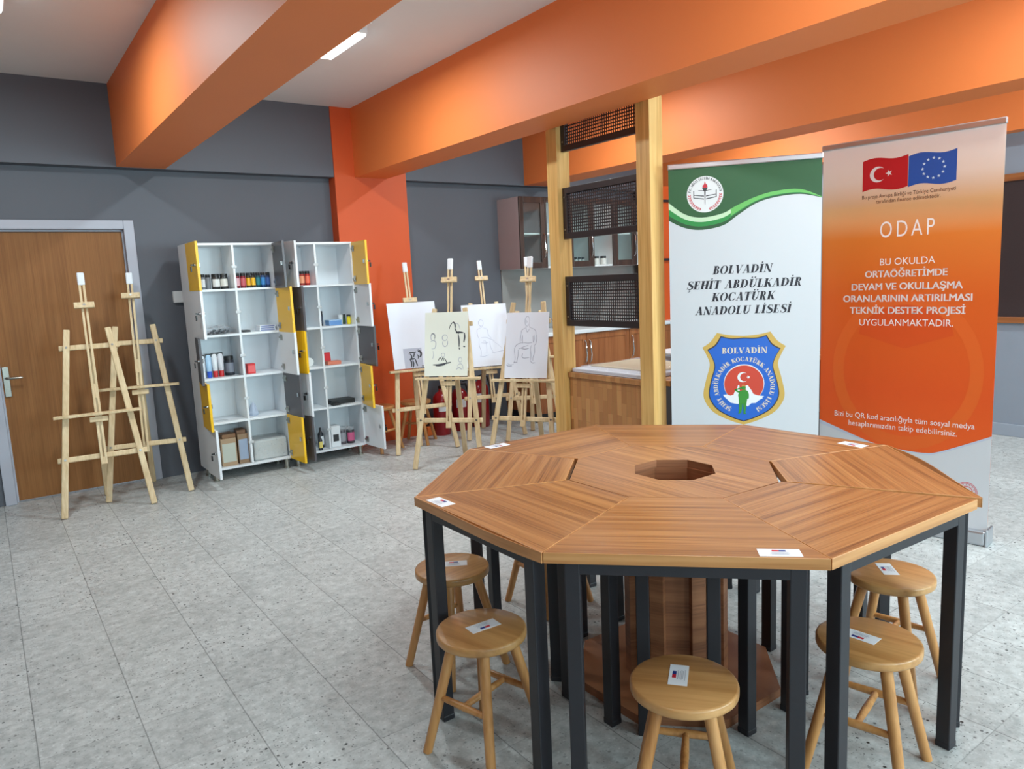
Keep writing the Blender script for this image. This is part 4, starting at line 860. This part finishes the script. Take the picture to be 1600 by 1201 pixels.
def sans(mb, txt, x0, x1, z, cap, y, bold=0, space=1):
    if bold > .01:
        for dx, dz in ((-.0012, .0005), (.0012, .0005), (-.0012, -.0005), (.0012, -.0005)): sans(mb, txt, x0+dx, x1+dx, z+dz, cap, y-abs(dx)*.1-dz*.05, 0, space)
        return
    if bold > 0: bold = 0
    """built-in face, fitted to a given width and cap height"""
    cu = bpy.data.curves.new('tmp', 'FONT'); cu.body = txt; cu.size = 1; cu.offset = bold; cu.space_character = space; cu.resolution_u = 4
    o = bpy.data.objects.new('tmp', cu); C.objects.link(o); dg_ = bpy.context.evaluated_depsgraph_get()
    me = bpy.data.meshes.new_from_object(o.evaluated_get(dg_))
    vs = [v.co.copy() for v in me.vertices]; fs = [list(p.vertices) for p in me.polygons]
    cu2 = cu.copy(); cu2.body = 'H'; o2 = bpy.data.objects.new('tmp', cu2); C.objects.link(o2); dg_ = bpy.context.evaluated_depsgraph_get()
    mh = bpy.data.meshes.new_from_object(o2.evaluated_get(dg_)); hh = max(v.co.y for v in mh.vertices)-min(v.co.y for v in mh.vertices); hb = min(v.co.y for v in mh.vertices)
    for q in (o, o2): bpy.data.objects.remove(q)
    bpy.data.curves.remove(cu); bpy.data.curves.remove(cu2); bpy.data.meshes.remove(me); bpy.data.meshes.remove(mh)
    xa, xb = min(v.x for v in vs), max(v.x for v in vs); k = (x1-x0)/(xb-xa)
    mb.add([(x0+(v.x-xa)*k, y, z+(v.y-hb)*cap/hh) for v in vs], fs)
def star(cx, cz, r, a=pi/2, inner=.40): return [(cx+(r if i % 2 == 0 else r*inner)*cos(a+i*pi/5), cz+(r if i % 2 == 0 else r*inner)*sin(a+i*pi/5)) for i in range(10)]
def put_star(mb, cx, cz, r, y, a=pi/2):
    p = star(cx, cz, r, a)
    for i in range(5): mb.flat([(cx, cz), p[2*i-1], p[2*i], p[2*i+1]], y)
def crescent(mb, cx, cz, R, r, dx, y, n=22):
    """open to the right"""
    x = (R*R-r*r+dx*dx)/(2*dx); h = math.sqrt(R*R-x*x); a = math.atan2(h, x); b = math.atan2(h, x-dx)
    for i in range(n):
        s, e = i/n, (i+1)/n; f = lambda u: (cx+R*cos(a+(2*pi-2*a)*u), cz+R*sin(a+(2*pi-2*a)*u)); g = lambda u: (cx+dx+r*cos(b+(2*pi-2*b)*u), cz+r*sin(b+(2*pi-2*b)*u))
        mb.flat([f(s), f(e), g(e), g(s)], y)
def disc(mb, cx, cz, r, y, n=40): mb.flat([(cx+r*cos(2*pi*i/n), cz+r*sin(2*pi*i/n)) for i in range(n)], y)
def strip(mb, top, bot, y):
    for i in range(len(top)-1): mb.flat([bot[i], bot[i+1], top[i+1], top[i]], y)

# ------------------------------------------------------------------ roll-up banners
ALU = mat('silver_aluminium', (198, 202, 208), .3, .9); VINYL = mat('white_banner_vinyl', (206, 208, 212), .42, var=.01)
INK = lambda n, c: mat('ink_'+n, c, .45, var=.02)
def banner(A, B, H, label):
    A, B = Vector(A), Vector(B); d = B-A; w = d.length; t = thing('roll_up_banner', label, 'banner', (A.x, A.y, 0), math.atan2(d.y, d.x), 'roll-up banners behind the table')
    m = MB(); m.box(.0, w, -.035, .055, .0, .075); m.build('base', ALU, t, .012)
    for x in (-.012, w):
        m = MB(); m.box(x, x+.012, -.04, .06, 0, .09); m.build('end_cap', ALU, t, .005)
    m = MB(); m.box(-.004, w+.004, -.012, .010, H-.008, H+.022); o = m.build('top_rail', ALU, t, .005)
    m = MB(); m.tube([(w/2, .045, .07), (w/2, .03, H)], .009, 8); m.build('pole', ALU, t)
    return t, w
# white and green school banner
t, w = banner((3.202, 2.885), (3.719, 2.274), 2.0, 'white roll-up banner with a green top and a blue shield, right of the post')
pn = MB().box(0, w, -.0006, .0006, .07, 1.995).build('graphic_panel', VINYL, t)
B_ = smooth([Vector(p) for p in ((0, 1.717), (.086, 1.673), (.18, 1.657), (.293, 1.675), (.361, 1.719), (.462, 1.781), (.561, 1.808), (.691, 1.816), (.80, 1.791))], 5)
A_ = smooth([Vector(p) for p in ((0, 1.815), (.086, 1.748), (.18, 1.724), (.293, 1.741), (.361, 1.776), (.462, 1.817), (.561, 1.840), (.691, 1.842), (.80, 1.796))], 5)
lerp = lambda s: [tuple(a+(b-a)*s) for a, b in zip(A_, B_)]
m = MB(); m.m = 0; strip(m, [(a.x, 1.995) for a in A_], lerp(0), -.0010)
k = 18
m.m = 1; strip(m, lerp(0)[:k+1], lerp(.36)[:k+1], -.0010); m.m = 2; strip(m, lerp(0)[k:], lerp(.62)[k:], -.0010)
m.m = 3; strip(m, lerp(.36)[:k+1], lerp(.72)[:k+1], -.0010); m.m = 3; strip(m, lerp(.62)[k:], lerp(.72)[k:], -.0010); m.m = 4; strip(m, lerp(.72), lerp(1), -.0010)
m.build('green_wave', [INK('deep_green', (44, 90, 52)), INK('pale_green', (196, 222, 186)), INK('leaf_green', (104, 182, 92)), INK('mid_green', (44, 138, 66)), INK('dark_green', (40, 84, 48))], pn)
m = MB(); cx, cz, R = .197, 1.849, .098; m.m = 0; disc(m, cx, cz, R, -.0013)
m.m = 1; y = -.0017
put_arc(m, 'T.C. MİLLÎ EĞİTİM BAKANLIĞI', cx, cz, .079, math.radians(172), math.radians(8), .0125, y)
for sg in (-1, 1):
    m.flat([(cx+sg*.006, cz-.012), (cx+sg*.058, cz-.004), (cx+sg*.058, cz+.0-.001), (cx+sg*.006, cz-.006)], y)
    m.flat([(cx+sg*.006, cz-.022), (cx+sg*.062, cz-.014), (cx+sg*.062, cz-.018), (cx+sg*.006, cz-.028)], y)
    m.flat([(cx+sg*.058, cz-.016), (cx+sg*.062, cz-.016), (cx+sg*.062, cz+.022), (cx+sg*.058, cz+.020)], y); m.flat([(cx+sg*.006, cz+.018), (cx+sg*.036, cz+.022), (cx+sg*.036, cz+.024), (cx+sg*.006, cz+.021)], y)
m.flat([(cx-.004, cz+.02), (cx+.004, cz+.02), (cx+.0015, cz-.055), (cx-.0015, cz-.055)], y-.0002); m.flat([(cx-.016, cz+.036), (cx+.016, cz+.036), (cx+.006, cz+.018), (cx-.006, cz+.018)], y-.0002)
m.m = 2; m.flat([(cx-.014, cz+.038), (cx-.010, cz+.055), (cx-.006, cz+.050), (cx, cz+.072), (cx+.006, cz+.052), (cx+.011, cz+.058), (cx+.014, cz+.038), (cx, cz+.034)], y-.0003)
for sg in (-1, 1):
    for i in range(9):
        a = math.radians(-102+sg*0)+0; an = math.radians(-90)+sg*math.radians(14+8.5*i); px, pz = cx+.083*cos(an), cz+.083*sin(an)
        for off in (-.5, .5):
            q = an+sg*(pi/2)+off; e = Vector((cos(q), sin(q))); n_ = Vector((-e.y, e.x)); p = Vector((px, pz))
            m.flat([tuple(p), tuple(p+e*.008+n_*.003), tuple(p+e*.016), tuple(p+e*.008-n_*.003)], y)
m.build('round_emblem', [INK('emblem_white', (226, 226, 226)), INK('emblem_black', (60, 60, 64)), INK('emblem_red', (196, 40, 56))], pn)
m = MB(); hs = .17
for txt, a, b, z in (('BOLVADİN', .233, .548, 1.409), ('ŞEHİT ABDÜLKADİR', .090, .702, 1.3285), ('KOCATÜRK', .226, .562, 1.259), ('ANADOLU LİSESİ', .137, .648, 1.184)): put_line(m, txt, a, b, z, .046, -.0010, .22)
m.build('heading', INK('heading_black', (36, 34, 44)), pn)
# shield
def mirror(h, cx): return [(cx+a, z) for a, z in h]+[(cx-a, z) for a, z in h[::-1] if a > 1e-6]
def half(ps): return [tuple(p) for p in smooth([Vector(p) for p in ps[:3]], 5)[:-1]]+[tuple(p) for p in smooth([Vector(p) for p in ps[2:5]], 4)[:-1]]+[tuple(p) for p in smooth([Vector(p) for p in ps[4:]], 4)]
oh = half([(0, 1.060), (.075, 1.066), (.143, 1.081), (.180, 1.030), (.224, .999), (.199, .950), (.184, .899), (.203, .820), (.220, .735), (.207, .680), (.160, .622), (.075, .578), (0, .553)])
ih = half([(0, 1.045), (.065, 1.043), (.120, 1.056), (.150, 1.008), (.192, .982), (.166, .935), (.154, .885), (.172, .815), (.186, .740), (.174, .690), (.135, .640), (.065, .600), (0, .577)])
sc_ = .400
m = MB(); m.m = 0; out = mirror(oh, sc_); c0 = (sc_, .8)
def fan(mb, poly, c, y):
    n = len(poly)
    for i in range(n): mb.flat([c, poly[i], poly[(i+1) % n]], y)
fan(m, out, c0, -.0010); m.m = 1; fan(m, mirror([(a*1.03, .8+(z-.8)*1.025) for a, z in ih], sc_), c0, -.0012); m.m = 2; fan(m, mirror(ih, sc_), c0, -.0015)
m.m = 3; put_line(m, 'BOLVADİN', sc_-.118, sc_+.128, .962, .034, -.0019)
put_arc(m, 'ŞEHİT ABDÜLKADİR KOCATÜRK ANADOLU LİSESİ', sc_+.002, .776, .142, math.radians(243), math.radians(-64), .024, -.0019)
m.m = 4; disc(m, .402, .790, .110, -.0019); m.m = 5; disc(m, .402, .787, .107, -.0022)
m.m = 4; crescent(m, .396, .8265, .029, .0235, .009, -.0026); put_star(m, .4265, .8265, .0115, -.0026, pi)
ZP = lambda x, y_: (.175+(x-180)*.000514, 1.081-(y_-180)*.00053)
for P, cc in (([(400, 850), (440, 845), (480, 858), (512, 848), (522, 820), (548, 785), (560, 742), (573, 748), (575, 800), (610, 850), (610, 945), (555, 950), (520, 945), (480, 935), (440, 895), (415, 872)], (545, 890)),
              ([(640, 748), (664, 750), (700, 800), (720, 840), (760, 856), (835, 866), (812, 880), (820, 888), (790, 902), (745, 940), (700, 942), (662, 978), (640, 962), (620, 900), (640, 840)], (690, 885))):
    fan(m, [ZP(*p) for p in P], ZP(*cc), -.0026)
m.m = 6
for P in ([(572, 822), (600, 800), (640, 797), (664, 812), (674, 845), (674, 888), (656, 896), (648, 950), (570, 950), (566, 890), (560, 850)], [(568, 945), (606, 945), (602, 1000), (592, 1046), (560, 1060), (566, 1040), (572, 1000)], [(612, 945), (648, 945), (645, 1000), (636, 1044), (650, 1058), (618, 1060), (616, 1000)],
          [(578, 832), (545, 818), (522, 800), (530, 788), (560, 804), (590, 812)], [(522, 802), (524, 790), (598, 766), (606, 776), (580, 790)]):
    m.flat([ZP(*p) for p in P], -.0030)
disc(m, *ZP(619, 774), .012, -.0030, 14); m.m = 7; m.flat([ZP(*p) for p in ((596, 756), (600, 742), (626, 740), (640, 752), (636, 758))], -.0034)
m.build('shield_emblem', [INK('shield_gold', (206, 168, 84)), INK('shield_shade', (52, 50, 56)), INK('shield_blue', (38, 100, 196)), INK('shield_cream', (222, 208, 186)), INK('shield_white', (234, 234, 236)), INK('shield_red', (206, 70, 50)), INK('soldier_green', (58, 142, 52)), INK('cap_orange', (214, 130, 60))], pn)
# orange project banner
t, w = banner((3.853, 2.35), (3.968, 1.503), 2.053, 'orange roll-up banner with two flags, standing at the right')
OR_ = ramp_mat('orange_gradient_print', 2, [(.43, (228, 92, 30)), (.75, (222, 84, 28)), (1.25, (218, 94, 26)), (1.56, (220, 118, 40)), (1.72, (226, 172, 120)), (1.86, (234, 208, 192)), (2.05, (238, 224, 220))])
pn = MB().box(0, w, -.0006, .0006, .07, 2.05).build('graphic_panel', OR_, t)
m = MB(); lo = smooth([Vector(p) for p in ((0, .556), (.108, .518), (.283, .459), (.40, .440))], 5); ro = smooth([Vector(p) for p in ((.40, .440), (.542, .434), (.632, .454), (w, .560))], 5)
pts = [tuple(p) for p in lo]+[tuple(p) for p in ro[1:]]
m.m = 0; strip(m, pts, [(p[0], .07) for p in pts], -.0010)
m.m = 1; strip(m, [tuple(p) for p in ro], [(p.x, p.y-.006-.012*(p.x-.4)) for p in ro], -.0013); strip(m, [tuple(p) for p in lo], [(p.x, p.y-.022*(1-p.x/.4)) for p in lo], -.0013)
m.build('white_sweep', [VINYL, INK('pale_grey', (190, 196, 212))], pn)
m = MB(); m.m = 0
for p in arcring(.44, .86, .37, .42, .31, .35, 0, 2*pi, 36): m.flat(p, -.0009)
m.m = 1
for p in arcring(.44, .98, .24, .30, .0, .0, .25, pi-.25, 16): m.flat(p, -.00085)
m.build('faint_flower', [INK('faint_orange', (224, 98, 34)), INK('faint_deep_orange', (216, 80, 26))], pn)
wv = lambda s: .010*sin(2*pi*s)*.9
def flagpoly(x0, x1, zt0, zt1, zb0, zb1, n=12):
    top = [(x0+(x1-x0)*i/n, zt0+(zt1-zt0)*i/n+wv(i/n)) for i in range(n+1)]; bot = [(x0+(x1-x0)*i/n, zb0+(zb1-zb0)*i/n+wv(i/n)) for i in range(n+1)]; return top, bot
m = MB(); m.m = 0; a, b = flagpoly(.212, .4345, 1.962, 1.970, 1.806, 1.812); strip(m, a, b, -.0010)
m.m = 1; crescent(m, .288, 1.888, .040, .032, .012, -.0014); put_star(m, .343, 1.888, .018, -.0014, pi)
m.build('crescent_flag', [INK('flag_red', (190, 26, 34)), INK('flag_white', (230, 216, 216))], pn)
m = MB(); m.m = 0; a, b = flagpoly(.4365, .655, 1.958, 1.966, 1.806, 1.815); strip(m, a, b, -.0010); m.m = 1
for i in range(12): put_star(m, .552+.050*cos(i*pi/6), 1.886+.048*sin(i*pi/6), .0085, -.0014)
m.build('star_circle_flag', [INK('flag_blue', (40, 84, 168)), INK('flag_star', (206, 224, 240))], pn)
m = MB()
sans(m, 'Bu proje Avrupa Birliği ve Türkiye Cumhuriyeti', .211, .655, 1.768, .019, -.0010, .004); sans(m, 'tarafından finanse edilmektedir.', .283, .589, 1.740, .019, -.0010, .004)
m.build('funding_text', INK('brown_letters', (92, 52, 34)), pn)
WL = INK('white_letters', (242, 226, 222))
m = MB(); sans(m, 'ODAP', .306, .566, 1.562, .080, -.0010, -.004, 1.35); m.build('title_text', WL, pn); m = MB()
for txt, a, b, z, bo in (('BU OKULDA', .310, .574, 1.418, .004), ('ORTAÖĞRETİMDE', .236, .631, 1.355, .018), ('DEVAM VE OKULLAŞMA', .167, .701, 1.289, .018), ('ORANLARININ ARTIRILMASI', .123, .745, 1.227, .018), ('TEKNİK DESTEK PROJESİ', .159, .717, 1.163, .018), ('UYGULANMAKTADIR.', .211, .666, 1.099, .004)):
    m = MB(); sans(m, txt, a, b, z, .0345, -.0014, bo); m.build('text_line', WL, pn)
m = MB()
sans(m, 'Bizi bu QR kod aracılığıyla tüm sosyal medya', .085, .780, .587, .029, -.0014, .006); sans(m, 'hesaplarımızdan takip edebilirsiniz.', .164, .703, .541, .029, -.0014, .006)
m.build('footer_text', WL, pn)
m = MB(); m.m = 0; cx, cz = .755, .262
for r0, r1 in ((.050, .047), (.044, .041), (.030, .026)):
    for p in arcring(cx, cz, r0, r0, r1, r1, 0, 2*pi, 30): m.flat(p, -.0013)
crescent(m, cx-.004, cz, .016, .013, .005, -.0013); put_star(m, cx+.012, cz, .007, -.0013)
for i in range(16): put_star(m, cx+.0365*cos(i*pi/8), cz+.0365*sin(i*pi/8), .004, -.0013)
m.build('red_seal', INK('seal_red', (206, 84, 92)), pn)
